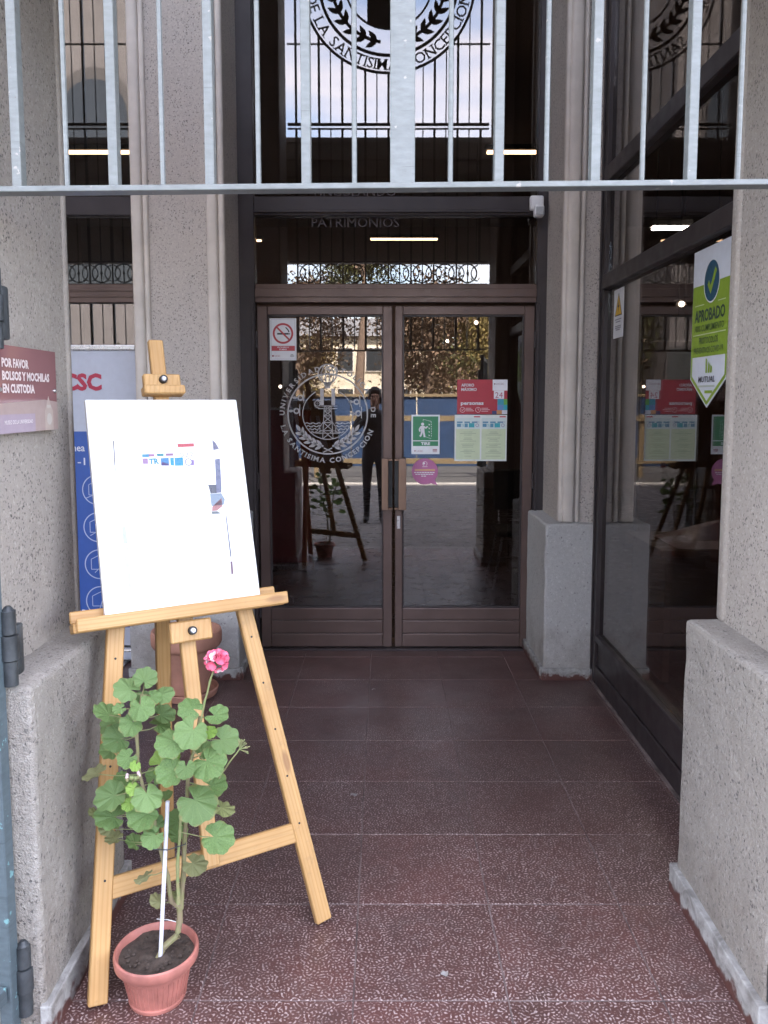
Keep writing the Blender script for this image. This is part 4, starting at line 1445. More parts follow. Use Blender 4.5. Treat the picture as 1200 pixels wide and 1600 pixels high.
stick("title_letters", (0.007, 0.177, 0.283), Flat().text("TR", a_[0], a_[1], 0.018, b_[0] - a_[0], 'l', 0.05), 0.0118)
a_, b_ = bp((425, 418), (555, 418))
stick("caption", (0.300, 0.318, 0.355), Flat().text("Programa 2022", a_[0], a_[1], 0.0035, b_[0] - a_[0]), 0.0118)
for pts, col in (([(76, 176), (84, 176), (94, 350), (86, 352)], (0.068, 0.068, 0.086)), ([(86, 352), (94, 350), (98, 398), (90, 398)], (0.300, 0.300, 0.336)), ([(792, 170), (818, 195), (842, 238), (800, 246)], (0.111, 0.111, 0.177)), ([(812, 312), (848, 306), (860, 520), (858, 552), (822, 555)], (0.116, 0.128, 0.205)),
                 ([(762, 496), (820, 494), (826, 556), (780, 560)], (0.060, 0.064, 0.086)), ([(776, 562), (858, 556), (884, 600), (876, 640), (786, 650)], (0.171, 0.220, 0.283)), ([(792, 655), (858, 592), (866, 650), (828, 682), (790, 686)], (0.300, 0.128, 0.128)), ([(786, 688), (830, 686), (860, 704), (790, 708)], (0.106, 0.128, 0.139)),
                 ([(888, 718), (896, 720), (932, 1012), (922, 1018)], (0.095, 0.101, 0.151)), ([(922, 1048), (938, 1048), (946, 1138), (930, 1144)], (0.116, 0.060, 0.095)),
                 ([(116, 535), (228, 528), (244, 736), (180, 740), (170, 620), (152, 620), (168, 800), (140, 802)], (0.48, 0.52, 0.53)), ([(140, 802), (168, 800), (184, 918), (150, 920)], (0.36, 0.39, 0.40)), ([(150, 945), (188, 948), (196, 1100), (166, 1102)], (0.40, 0.42, 0.47)), ([(178, 1136), (204, 1132), (210, 1238), (190, 1240)], (0.38, 0.37, 0.42))):
    stick("poster_photo", col, Flat().poly(bp(*pts)), 0.0118)

# ================================================================== PLANTS AND POTS
M['pinkpot'] = plain("faded_terracotta_plastic", (0.40, 0.155, 0.125), 0.5, 0.24, 16.0)
M['clay'] = plain("weathered_clay", (0.46, 0.23, 0.165), 0.8, 0.22, 8.0, bump=0.2, bscale=50)
M['soil'] = plain("dry_potting_soil", (0.060, 0.045, 0.036), 0.95, 0.4, 60.0, bump=0.9, bscale=90)
M['tubewhite'] = plain("white_plastic_tube", (0.70, 0.71, 0.80), 0.35, 0.04, 10)


def stem_mat(name, a, b):
    t = NT(name)
    P = t.pos()
    c = t.mix(t.ramp(t.noise(P, 45.0, 3.0).outputs["Fac"], 0.35, 0.65), a, b)
    t.base(c)
    t.rough(0.7)
    t.bump(t.noise(P, 160.0, 2.0).outputs["Fac"], 0.5, 0.002)
    return t.m


M['stem'] = stem_mat("woody_geranium_stem", (0.24, 0.19, 0.12), (0.22, 0.23, 0.10))
M['greenstem'] = stem_mat("green_petiole", (0.20, 0.26, 0.10), (0.26, 0.24, 0.12))


def leaf_mat(name, col, edge):
    t = NT(name)
    v = t.obj()
    inf = t.n("ShaderNodeObjectInfo")
    f = t.noise(v, 9.0, 4.0, 0.6).outputs["Fac"]
    c = t.mix(t.ramp(f, 0.3, 0.7), mul(col, 0.72), mul(col, 1.18))
    c = t.mix(t.ramp(inf.outputs["Random"], 0, 1, 0.0, 0.75), c, mul(edge, 1.12))
    c = t.mix(t.ramp(t.math('FRACT', t.math('MULTIPLY', inf.outputs["Random"], 7.3)), 0.45, 1.0, 0.0, 0.55), c, mul(col, 0.5))
    # veins fan out from the leaf base
    s = t.n("ShaderNodeSeparateXYZ")
    t.l(v, s.inputs[0])
    ang = t.math('ARCTAN2', s.outputs[0], t.math('ADD', s.outputs[1], 0.28))
    vein = t.math('ABSOLUTE', t.math('SINE', t.math('MULTIPLY', ang, 7.0)))
    c = t.mix(t.ramp(vein, 0.16, 0.0, 0.0, 0.32), c, mul(edge, 1.35))
    rad = t.n("ShaderNodeVectorMath", operation='LENGTH')
    t.l(v, rad.inputs[0])
    rim = t.math('ADD', rad.outputs["Value"], t.ramp(t.noise(t.pos(), 60.0, 3.0).outputs["Fac"], 0.3, 0.7, -0.12, 0.12))
    c = t.mix(t.ramp(rim, 0.98, 1.08, 0.0, 0.55), c, (0.26, 0.22, 0.09))
    c = t.mix(t.ramp(t.noise(t.pos(), 95.0, 2.0).outputs["Fac"], 0.70, 0.74, 0.0, 0.5), c, (0.22, 0.17, 0.08))
    t.base(c)
    t.rough(0.5)
    t.p.inputs["Specular IOR Level"].default_value = 0.35
    tl = t.n("ShaderNodeBsdfTranslucent")
    t.l(c, tl.inputs["Color"])
    mx = t.n("ShaderNodeMixShader")
    mx.inputs[0].default_value = 0.30
    t.l(t.p.outputs[0], mx.inputs[1])
    t.l(tl.outputs[0], mx.inputs[2])
    t.l(mx.outputs[0], t.out.inputs["Surface"])
    t.bump(t.math('ADD', t.math('MULTIPLY', vein, 0.6), f), 0.3, 0.01)
    return t.m


M['leaf'] = leaf_mat("geranium_leaf", (0.155, 0.262, 0.088), (0.19, 0.295, 0.115))
M['youngleaf'] = leaf_mat("young_geranium_leaf", (0.22, 0.38, 0.07), (0.26, 0.40, 0.10))
M['oldleaf'] = leaf_mat("pale_old_leaf", (0.25, 0.29, 0.12), (0.28, 0.28, 0.15))


def leaf_mesh(seed, mat):
    """round scalloped geranium leaf, unit radius, base notch at -y, petiole at (0,-0.28)"""
    rr = random.Random(seed)
    bm = bmesh.new()
    n = 44
    base = Vector((0, -0.28, 0))
    rings = []
    nl = rr.choice((7, 8))
    ph = rr.uniform(-0.2, 0.2)
    cup = rr.uniform(-0.12, 0.34)
    fold = rr.uniform(-0.16, 0.24)
    for k in (0.22, 0.5, 0.78, 1.0):
        ring = []
        for i in range(n + 1):
            a = R(-90 + 14) + (2 * math.pi - R(28)) * i / n
            lob = 1.0 + 0.15 * (abs(math.cos(nl * (a - R(90)) * 0.53 + ph)) - 0.64) * k * k + 0.016 * math.cos(23 * a + seed) * (k > 0.9)
            p = base.lerp(Vector((math.cos(a) * lob * 1.02, math.sin(a) * lob, 0)), k)
            r2 = p.x * p.x + (p.y + 0.1) ** 2
            p.z = cup * r2 * 0.55 - fold * abs(p.x) + 0.07 * math.cos(nl * a + ph) * k * k + 0.05 * mnoise.noise(p * 1.7 + Vector((seed, 0, 0)))
            ring.append(bm.verts.new(p))
        rings.append(ring)
    c = bm.verts.new(base)
    for i in range(n):
        bm.faces.new((c, rings[0][i], rings[0][i + 1]))
        for r0, r1 in zip(rings, rings[1:]):
            bm.faces.new((r0[i], r1[i], r1[i + 1], r0[i + 1]))
    me = bpy.data.meshes.new("leaf")
    bm.to_mesh(me)
    bm.free()
    for p in me.polygons:
        p.use_smooth = True
    me.materials.append(mat)
    return me


LEAVES = [leaf_mesh(i, M['leaf']) for i in range(5)]
YOUNG = [leaf_mesh(20 + i, M['youngleaf']) for i in range(2)]
OLD = [leaf_mesh(30 + i, M['oldleaf']) for i in range(2)]

PX, PY = -0.588, 1.935
pot = thing("potted_geranium", "leggy geranium with one pink flower head in a pink plastic pot before the easel", "potted plant", (PX, PY, 0))
pm = MB()
pm.lathe([(0.0, 0.0), (0.071, 0.0), (0.073, 0.006), (0.0735, 0.010), (0.070, 0.012), (0.089, 0.100), (0.090, 0.103), (0.103, 0.104), (0.106, 0.108), (0.1075, 0.124), (0.106, 0.131), (0.102, 0.134), (0.098, 0.131), (0.0945, 0.118), (0.088, 0.085), (0.0, 0.084)], (PX, PY, 0), 64)
for v in pm.bm.verts:                            # moulded flutes on the wall
    dz = v.co.z
    if 0.013 < dz < 0.101:
        pass
pm.build("pot", M['pinkpot'], pot, smooth=True)
rib = MB()
for k in range(40):
    a = 2 * math.pi * k / 40
    p0 = Vector((PX + 0.0712 * math.cos(a), PY + 0.0712 * math.sin(a), 0.016))
    p1 = Vector((PX + 0.0882 * math.cos(a), PY + 0.0882 * math.sin(a), 0.096))
    rib.tube([p0, p1], 0.0022, 5)
rib.build("flute", M['pinkpot'], pot, smooth=True)
so = MB()
so.lathe([(0.0, 0.113)] + [(0.0940 * k / 10, 0.113 - 0.003 * math.cos(k)) for k in range(1, 11)], (PX, PY, 0), 48)
for v in so.bm.verts:
    v.co.z += 0.006 * mnoise.noise(v.co * 40)
so.build("soil", M['soil'], pot, smooth=True)
rs = random.Random(3)
cb = MB()
for k in range(46):
    a, r_ = rs.uniform(0, 6.28), 0.09 * math.sqrt(rs.random())
    cb.sphere((PX + r_ * math.cos(a), PY + r_ * math.sin(a), 0.115), rs.uniform(0.0025, 0.007), 6, 4, (1, 1, 0.7))
c_ = cb.build("soil_crumbs", M['soil'], pot)
c_['kind'] = 'stuff'
MB().tube([at(250, 1508, 1.925), at(256, 1380, 1.915), at(262, 1252, 1.925)], 0.0052, 10).build("support_tube", M['tubewhite'], pot, smooth=True)


def stem(name, pts, rads, mat=None):
    P = []
    for i, (px, py, dy) in enumerate(pts):
        P.append(at(px, py, PY + dy))
    # refine with gentle wobble
    Q, RR_ = [], []
    for i in range(len(P) - 1):
        for k in range(4):
            f = k / 4
            q = P[i].lerp(P[i + 1], f)
            q += Vector((mnoise.noise(q * 60), mnoise.noise(q * 60 + Vector((5, 5, 5))), 0)) * 0.0022
            Q.append(q)
            RR_.append((rads[0] + (rads[1] - rads[0]) * (i + f) / (len(P) - 1)) * (1.22 if k == 0 else 1.0))
    Q.append(P[-1])
    RR_.append(rads[1])
    MB().tube(Q, RR_, 8).build(name, mat or M['stem'], pot, smooth=True)
    return Q


stems = []
stems += stem("stem", [(247, 1500, -0.01), (255, 1480, 0.0), (277, 1462, 0.01), (281, 1440, 0.02), (280, 1416, 0.02)], (0.0085, 0.0075))
stems += stem("stem", [(281, 1418, 0.02), (268, 1408, 0.01), (262, 1370, 0.0), (252, 1330, -0.01), (240, 1280, -0.01), (226, 1238, -0.01), (216, 1200, 0.0), (214, 1150, 0.0), (214, 1120, 0.01), (222, 1085, 0.01)], (0.0062, 0.0036))
stems += stem("stem", [(282, 1420, 0.02), (287, 1370, 0.03), (288, 1320, 0.03), (292, 1260, 0.03), (294, 1210, 0.02), (306, 1160, 0.02), (312, 1120, 0.02)], (0.0068, 0.0042))
stems += stem("stem", [(279, 1412, 0.0), (277, 1350, 0.0), (281, 1300, 0.0), (284, 1250, 0.0)], (0.0048, 0.003), M['greenstem'])
stem("flower_stalk", [(313, 1128, 0.0), (320, 1096, -0.01), (328, 1065, -0.02), (335, 1043, -0.03)], (0.0026, 0.0022), M['greenstem'])
stem("flower_stalk", [(342, 1216, 0.0), (358, 1192, -0.01), (374, 1171, -0.02)], (0.0022, 0.0018), M['greenstem'])
stem("flower_stalk", [(214, 1216, -0.02), (207, 1222, -0.03), (208, 1240, -0.03)], (0.0018, 0.0016), M['greenstem'])
MB().tube([at(234, 1327, PY - 0.02), at(262, 1328, PY - 0.03), at(290, 1319, PY + 0.01), at(290, 1315, PY + 0.04)], 0.0014, 5).build("tie_wire", M['hinge'], pot)
MB().tube([at(245, 1436, PY + 0.02), at(262, 1437, PY), at(278, 1441, PY + 0.02)], 0.0012, 5).build("tie_string", M['white'], pot)

LF = [  # x, y (photo pixels), diameter px, depth offset, kind, sideways 0..1
    (227, 1060, 36, 0.00, 0, 0), (198, 1076, 40, 0.01, 0, .15), (256, 1084, 32, 0.02, 0, .2), (240, 1090, 24, -0.01, 0, .2), (219, 1094, 30, 0.05, 0, .2), (165, 1114, 40, 0.02, 0, .55), (186, 1108, 20, -0.02, 0, .2),
    (221, 1107, 38, -0.03, 0, .1), (205, 1134, 34, -0.02, 0, .25), (256, 1116, 36, 0.06, 0, .35), (252, 1132, 34, 0.05, 0, .7), (174, 1134, 36, 0.06, 0, .3), (182, 1154, 42, 0.02, 0, .1), (172, 1172, 32, 0.05, 0, .3), (198, 1186, 29, -0.02, 0, .1),
    (211, 1197, 16, -0.03, 1, .1), (148, 1211, 38, 0.01, 2, .75), (297, 1106, 38, 0.01, 0, .1), (340, 1119, 36, 0.0, 0, .1), (266, 1160, 46, -0.02, 0, .15), (298, 1147, 48, -0.03, 0, .1), (328, 1144, 22, -0.01, 1, .2), (352, 1157, 44, 0.01, 0, .15),
    (258, 1190, 46, 0.03, 1, .05), (266, 1208, 42, -0.04, 0, .15), (290, 1203, 30, -0.05, 0, .2), (242, 1212, 26, 0.06, 0, .3), (328, 1194, 52, -0.03, 0, .05), (335, 1228, 42, 0.03, 0, .1), (310, 1255, 58, -0.05, 0, .0), (350, 1263, 34, 0.01, 2, .75),
    (172, 1245, 46, -0.03, 0, .1), (207, 1233, 20, -0.04, 1, .1), (200, 1257, 20, -0.04, 1, .1), (171, 1275, 44, 0.0, 0, .1), (230, 1246, 44, -0.05, 0, .1), (223, 1276, 44, -0.03, 0, .1), (259, 1244, 22, 0.04, 0, .5), (240, 1288, 30, -0.02, 0, .3),
    (274, 1281, 32, 0.06, 0, .3), (170, 1293, 30, 0.02, 2, .4), (341, 1310, 48, -0.02, 0, .05), (305, 1351, 36, 0.03, 2, .45), (208, 1317, 26, 0.0, 0, .65), (238, 1309, 32, -0.03, 0, .2), (225, 1370, 28, 0.0, 2, .85), (246, 1407, 24, 0.03, 2, .5),
    (277, 1400, 20, 0.03, 2, .4), (178, 1311, 26, 0.02, 2, .5), (278, 1302, 30, 0.05, 0, .3), (190, 1213, 18, 0.04, 0, .4), (148, 1270, 20, 0.03, 2, .8), (196, 1226, 40, 0.02, 0, .25), (320, 1172, 30, 0.05, 0, .3)]
rl = random.Random(11)
tips = [q for q in stems]
for i, (px, py, dia, dy, kind, sd) in enumerate(LF):
    c = at(px, py, PY + dy + rl.uniform(-0.012, 0.012))
    rad = dia / 2 / FPX * (c - EYE).length * 0.95
    view = (EYE - c).normalized()
    n = (view * 0.85 + Vector((0, -0.1, 0.55)) + Vector((rl.uniform(-.35, .35), rl.uniform(-.2, .2), rl.uniform(-.25, .25)))).normalized()
    if sd > 0.3:
        n = (n * (1 - sd) + Vector((rl.choice((-1, 1)) * 0.5, 0.1, 0.9)) * sd).normalized()
    # leaf base points back to the nearest stem below it
    near = min(tips, key=lambda q: (q - c).length + (0.06 if q.z > c.z + 0.02 else 0))
    y = (c - near)
    y = y - n * y.dot(n)
    if y.length < 1e-3:
        y = Vector((0, 0, 1)) - n * n.z
    y.normalize()
    x = y.cross(n)
    m = Matrix((x, y, n)).transposed().to_4x4()
    m.translation = c
    ms = m @ Matrix.Diagonal([rad * rl.uniform(0.94, 1.06), rad, rad, 1])
    me = (LEAVES if kind == 0 else YOUNG if kind == 1 else OLD)[rl.randrange(5 if kind == 0 else 2)]
    lo = link("leaf", me, None, pot, ms)
    b = c - y * rad * 0.28 - n * rad * 0.02
    if (near - b).length < 0.16:
        mid = near.lerp(b, 0.55) + Vector((0, 0.004, -0.006))
        MB().tube([near, mid, b], [0.0016, 0.0013, 0.0011], 5).build("petiole", M['greenstem'], pot, smooth=True)

# flower head
M['petal'] = plain("pink_petal", (0.70, 0.13, 0.22), 0.5, 0.2, 60.0)
M['petalpale'] = plain("pale_pink_petal", (0.80, 0.60, 0.65), 0.5, 0.12, 60.0)


def petal_mesh(mat, seed):
    rr = random.Random(seed)
    bm = bmesh.new()
    rows = []
    for t_, w in ((0.0, 0.12), (0.3, 0.42), (0.6, 0.60), (0.85, 0.52), (1.0, 0.22)):
        rows.append([bm.verts.new((s_ * w * 0.75, t_, 0.22 * t_ * t_ + 0.10 * s_ * s_ + rr.uniform(-.03, .03))) for s_ in (-1, -0.5, 0, 0.5, 1)])
    for a, b in zip(rows, rows[1:]):
        for k in range(4):
            bm.faces.new((a[k], a[k + 1], b[k + 1], b[k]))
    me = bpy.data.meshes.new("petal")
    bm.to_mesh(me)
    bm.free()
    for p in me.polygons:
        p.use_smooth = True
    me.materials.append(mat)
    return me


PET = [petal_mesh(M['petal'], 1), petal_mesh(M['petal'], 2), petal_mesh(M['petalpale'], 3)]
fc = at(338, 1033, PY - 0.03)
for k in range(14):
    if k in (0, 11, 12, 13):
        d = Vector((0, -0.8, 0.6)) if k == 0 else Vector((math.cos(2.1 * k) * 0.6, -0.9, 0.35 + math.sin(2.1 * k) * 0.6))
    else:
        a = 2 * math.pi * k / 10
        d = Vector((math.cos(a), -0.55 + 0.25 * rl.random(), math.sin(a) * 0.9 + 0.12))
    d.normalize()
    cc = fc + d * (0.019 if k in (0, 11, 12, 13) else 0.0185) + Vector((0, 0.006, 0))
    q = d.to_track_quat('Z', 'Y').to_matrix()
    MB().tube([fc - Vector((0, -0.006, 0.012)), cc], 0.0009, 4).build("pedicel", M['greenstem'], pot)
    for j in range(5):
        mm = (q @ Matrix.Rotation(2 * math.pi * j / 5 + k, 3, 'Z')).to_4x4()
        mm = Matrix.Translation(cc) @ mm @ Matrix.Rotation(R(22), 4, 'X') @ Matrix.Scale(0.0158 * rl.uniform(0.85, 1.1), 4)
        link("petal", PET[2] if (k in (0, 5, 8) and j < 3) or (k == 3 and j == 0) else PET[(k + j) % 2], None, pot, mm)
# spent umbel and a bud cluster
ub = at(374, 1171, PY - 0.02)
for k in range(12):
    a = R(-10 + 9.5 * k)
    d = Vector((math.cos(a) * 0.8, rl.uniform(-0.5, 0.3), math.sin(a))).normalized()
    MB().tube([ub, ub + d * 0.016, ub + d * 0.027], [0.0008, 0.0008, 0.0016], 5).build("spent_pedicel", M['greenstem'], pot)
bc = at(208, 1215, PY - 0.03)
for k in range(9):
    d = Vector((rl.uniform(-1, 1), rl.uniform(-0.8, 0.2), rl.uniform(-0.1, 0.5))).normalized()
    MB().sphere(bc + d * 0.016, 0.0042, 8, 6, (1, 1, 1.25)).build("bud", M['petalpale'] if k % 2 else M['greenstem'], pot, smooth=True)
    MB().tube([bc, bc + d * 0.013], 0.0008, 4).build("pedicel", M['greenstem'], pot)

# clay pot with saucer at the inner pillar
CX, CY = -1.03, 4.06
cp = thing("clay_pot", "weathered clay pot on a saucer in the shade behind the easel legs", "flower pot", (CX, CY, 0))
MB().lathe([(0.0, 0.032), (0.112, 0.032), (0.116, 0.045), (0.150, 0.255), (0.153, 0.262), (0.172, 0.270), (0.180, 0.285), (0.182, 0.335), (0.178, 0.350), (0.168, 0.352), (0.160, 0.340), (0.150, 0.295), (0.0, 0.290)], (CX, CY, 0), 40, 0.006).build("pot", M['clay'], cp, smooth=True)
MB().lathe([(0.0, 0.002), (0.135, 0.002), (0.150, 0.008), (0.158, 0.040), (0.155, 0.046), (0.148, 0.043), (0.140, 0.022), (0.0, 0.018)], (CX, CY, 0), 36, 0.01).build("saucer", M['clay'], cp, smooth=True)
so = MB()
so.lathe([(0.0, 0.300)] + [(0.152 * k / 6, 0.299) for k in range(1, 7)], (CX, CY, 0), 28)
for v in so.bm.verts:
    v.co.z += 0.008 * mnoise.noise(v.co * 30)
so.build("soil", M['soil'], cp, smooth=True)
MB().tube([(CX + 0.02, CY - 0.17, 0.16), (CX + 0.06, CY - 0.19, 0.11), (CX + 0.10, CY - 0.175, 0.075)], 0.004, 5).build("dry_twig", M['stem'], cp)

# ================================================================== SMALL THINGS
sn = thing("motion_sensor", "small white motion sensor on the dark frame right of the glass door", "sensor", (0.895, 4.80, 2.70))
MB().box((0.852, 4.765, 2.645), (0.932, 4.812, 2.728), 0.012, 3).build("housing", M['white'], sn, smooth=True)
MB().box((0.872, 4.735, 2.600), (0.932, 4.80, 2.672), 0.018, 4).build("lens_head", M['white'], sn, smooth=True)
MB().box((0.880, 4.731, 2.610), (0.924, 4.736, 2.655), 0.002).build("lens", ink((0.42, 0.44, 0.46), 0.25), sn)

paper = ink((0.27, 0.26, 0.25))
for (px, py, w, label) in ((553, 1243, 0.018, "curled white paper scrap on the tiles right of the easel foot"), (695, 1523, 0.014, "crumpled bit of white paper on the tiles at the front of the entrance"), (584, 1078, 0.012, "tiny white scrap on the tiles in front of the closed doors")):
    d = ray(px, py)
    p = EYE + d * (-(EYE.z - 0.001) / d.z)
    mb = MB()
    bm = mb.bm
    rs = random.Random(px)
    g = [[bm.verts.new(p + Vector(((i - 1.5) * w / 2 + rs.uniform(-.003, .003), (j - 0.5) * w * 0.9 + rs.uniform(-.004, .004), 0.001 + abs(rs.uniform(0, 0.006)))))for j in range(2)] for i in range(4)]
    for i in range(3):
        bm.faces.new((g[i][0], g[i + 1][0], g[i + 1][1], g[i][1]))
    o = mb.build("paper_scrap", paper, None, origin=p)
    tag(o, label, "litter", None, 'thing')


def emit_mat(name, col, strength):
    t = NT(name)
    t.p.inputs["Base Color"].default_value = tuple(col) + (1,)
    t.p.inputs["Emission Color"].default_value = tuple(col) + (1,)
    t.p.inputs["Emission Strength"].default_value = strength
    return t.m


M['tubelamp'] = emit_mat("warm_lit_tube", (1.0, 0.66, 0.38), 1.0)
M['roomlamp'] = emit_mat("white_lit_panel", (1.0, 0.88, 0.74), 14.0)
M['spot'] = emit_mat("lit_spot", (1.0, 0.80, 0.60), 2.2)
lg_ = "linear lamps hanging in the hall"
for i, (x, y, z, ln, lab) in enumerate(((0.30, 12.2, 3.95, 1.0, "lit linear lamp in the hall seen above the door head"), (1.55, 8.0, 3.95, 1.1, "lit linear lamp in the hall seen at the right of the upper glass"), (-2.95, 8.0, 3.95, 1.3, "lit linear lamp in the hall seen through the tall left window"),
                                          (-2.35, 12.3, 3.95, 1.0, "lit linear lamp deep in the hall at the left of the door glass"), (2.42, 6.9, 3.0, 0.3, "short lit lamp seen through the side glazing"), (2.78, 6.5, 2.95, 0.3, "lit lamp partly hidden by the approval pennant on the side glazing"))):
    t = thing("linear_lamp", lab, "lamp", (x, y, z), lg_)
    MB().box((x - ln / 2, y - 0.03, z - 0.024), (x + ln / 2, y + 0.03, z - 0.002), 0.004).build("tube", M['roomlamp' if z < 3.5 else 'tubelamp'], t)
    MB().box((x - ln / 2 - 0.02, y - 0.055, z), (x + ln / 2 + 0.02, y + 0.055, z + 0.05), 0.004).build("housing", M['blackrub'], t)
    for s_ in (-1, 1):
        MB().cone((x + s_ * ln * 0.4, y, z + 0.05), (x + s_ * ln * 0.4, y, 4.499), 0.004, None, 6).build("cable", M['blackrub'], t)
for (px, py, Y, lab) in ((744, 504, 9.5, "small lit spot high in the hall behind the right door"), (699, 533, 11.5, "small lit spot in the hall left of the higher one"), (438, 604, 12.0, "small lit spot behind the emblem on the left door"), (1065, 475, 6.4, "upper small lit spot behind the side glazing"), (1063, 540, 6.9, "lower small lit spot behind the side glazing")):
    p = at(px, py, Y)
    t = thing("spot_lamp", lab, "lamp", p, "small spots in the hall")
    MB().sphere(p, 0.022, 10, 8).build("bulb", M['spot'], t, smooth=True)
    MB().cone(p + Vector((0, 0.03, 0.0)), p + Vector((0, 0.10, 0.02)), 0.035, 0.03, 12).build("housing", M['blackrub'], t)
    MB().cone(p + Vector((0, 0.07, 0.02)), Vector((p.x, p.y + 0.07, 4.499)), 0.004, None, 6).build("stem", M['blackrub'], t)

# furniture in the room behind the side glazing
dk = thing("reception_desk", "dark desk behind the side glazing", "desk", (2.13, 4.5, 0))
MB().box((1.48, 4.20, 0.70), (2.81, 4.84, 0.74), 0.004).build("top", M['brownwood'], dk)
MB().box((1.52, 4.24, 0.0), (1.56, 4.80, 0.699), 0.003).build("side_panel", M['brownwood'], dk)
MB().box((2.73, 4.24, 0.0), (2.77, 4.80, 0.699), 0.003).build("side_panel", M['brownwood'], dk)
MB().box((1.561, 4.72, 0.15), (2.729, 4.74, 0.699), 0.002).build("back_panel", M['brownwood'], dk)
pc = MB()
g = [[pc.bm.verts.new((1.58 + 0.085 * i, 4.22 + 0.062 * j - 0.004 * i, 0.746 + 0.012 * mnoise.noise(Vector((i * .5, j * .5, 1))) + (0.02 * i if j > 5 else 0.0))) for j in range(8)] for i in range(11)]
for i in range(10):
    for j in range(7):
        pc.bm.faces.new((g[i][j], g[i + 1][j], g[i + 1][j + 1], g[i][j + 1]))
bmesh.ops.solidify(pc.bm, geom=pc.bm.faces[:], thickness=0.003)
tag(pc.build("paper_sheet", ink((0.80, 0.66, 0.68)), None, True, origin=(1.98, 4.45, 0.745)), "pale pinkish paper sheet spread on the desk behind the side glazing", "paper", None, 'thing')
scr = thing("wood_partition", "mottled brown board partition standing behind the desk", "partition", (2.7, 6.3, 0))
for i in range(4):
    MB().box((2.02 + 0.45 * i, 6.28, 0.25), (2.46 + 0.45 * i, 6.31, 2.0), 0.004).build("board", M['brownwood'], scr)
for x in (2.04, 3.8):
    MB().box((x - 0.03, 6.312, 0.0), (x + 0.03, 6.36, 2.02), 0.004).build("post", M['darkframe'], scr)
M['redcloth'] = plain("dark_red_fabric", (0.20, 0.02, 0.03), 0.7, 0.15, 4)
rb = thing("red_banner", "dark red standing banner in the hall behind the left door", "banner", (-0.98, 7.2, 0))
MB().box((-1.35, 7.19, 0.06), (-0.66, 7.20, 1.45)).build("sheet", M['redcloth'], rb)
MB().box((-1.37, 7.12, 0.0), (-0.64, 7.28, 0.058), 0.012, 2).build("base", M['steel'], rb)
MB().box((-1.36, 7.175, 1.451), (-0.65, 7.215, 1.475), 0.004).build("top_rail", M['steel'], rb)
ch = thing("hall_chair", "dark chair with splayed legs in the hall behind the right door", "chair", (1.15, 6.6, 0))
MB().box((0.92, 6.40, 0.43), (1.36, 6.82, 0.48), 0.015, 2).build("seat", M['blackrub'], ch)
MB().box((0.94, 6.80, 0.60), (1.34, 6.84, 0.95), 0.015, 2).build("backrest", M['blackrub'], ch)
for sx in (-1, 1):
    for sy in (-1, 1):
        MB().cone((1.14 + sx * 0.17, 6.61 + sy * 0.16, 0.428), (1.14 + sx * 0.25, 6.61 + sy * 0.22, 0.0), 0.011, None, 8).build("leg", M['steel'], ch)
    MB().cone((1.14 + sx * 0.15, 6.79, 0.46), (1.14 + sx * 0.15, 6.835, 0.66), 0.010, None, 8).build("back_strut", M['steel'], ch)

# ================================================================== THE STREET BEHIND THE CAMERA (seen in the glass)
M['hoarding'] = plain("blue_painted_hoarding", (0.009, 0.030, 0.080), 0.55, 0.18, 1.5)
M['timber'] = plain("raw_yellow_timber", (0.15, 0.11, 0.06), 0.7, 0.2, 5.0)
hd = thing("blue_hoarding", "blue board hoarding across the street mirrored in the door glass", "fence", (0, -11, 0))
hb_me = None
for i in range(16):
    x = -13.6 + 1.7 * i
    if hb_me is None:
        o = MB().box((-0.835, -0.012, -0.165), (0.835, 0.012, 1.62), 0.003).build("panel", M['hoarding'], hd, mtx=Matrix.Translation((x, -10.9, 0)))
        hb_me = o.data
    else:
        link("panel", hb_me, None, hd, Matrix.Translation((x, -10.9 + random.uniform(-0.02, 0.02), 0)) @ Matrix.Rotation(random.uniform(-0.01, 0.01), 4, 'Y'))
MB().box((-14.4, -10.885, 1.63), (13.0, -10.84, 1.70), 0.003).build("top_rail", M['timber'], hd)
tf = thing("timber_barrier", "raw timber post and rail barrier before the blue hoarding", "barrier", (0, -7.9, 0))
for i in range(15):
    x = -12.6 + 1.85 * i
    MB().box((x - 0.05, -7.95, -0.165), (x + 0.05, -7.85, 1.22), 0.004).build("post", M['timber'], tf)
for z in (1.14, 0.20):
    MB().box((-13, -7.848, z - 0.06), (13.5, -7.80, z + 0.06), 0.004).build("rail", M['timber'], tf)

M['bark'] = plain("tree_bark", (0.13, 0.09, 0.065), 0.9, 0.3, 12, bump=0.6, bscale=20)
FOL = [("autumn_foliage", (0.15, 0.10, 0.065)), ("yellowing_foliage", (0.22, 0.17, 0.06)), ("olive_foliage", (0.105, 0.11, 0.04))]
FOL = [plain(n, c, 0.7, 0.35, 1.8) for n, c in FOL]


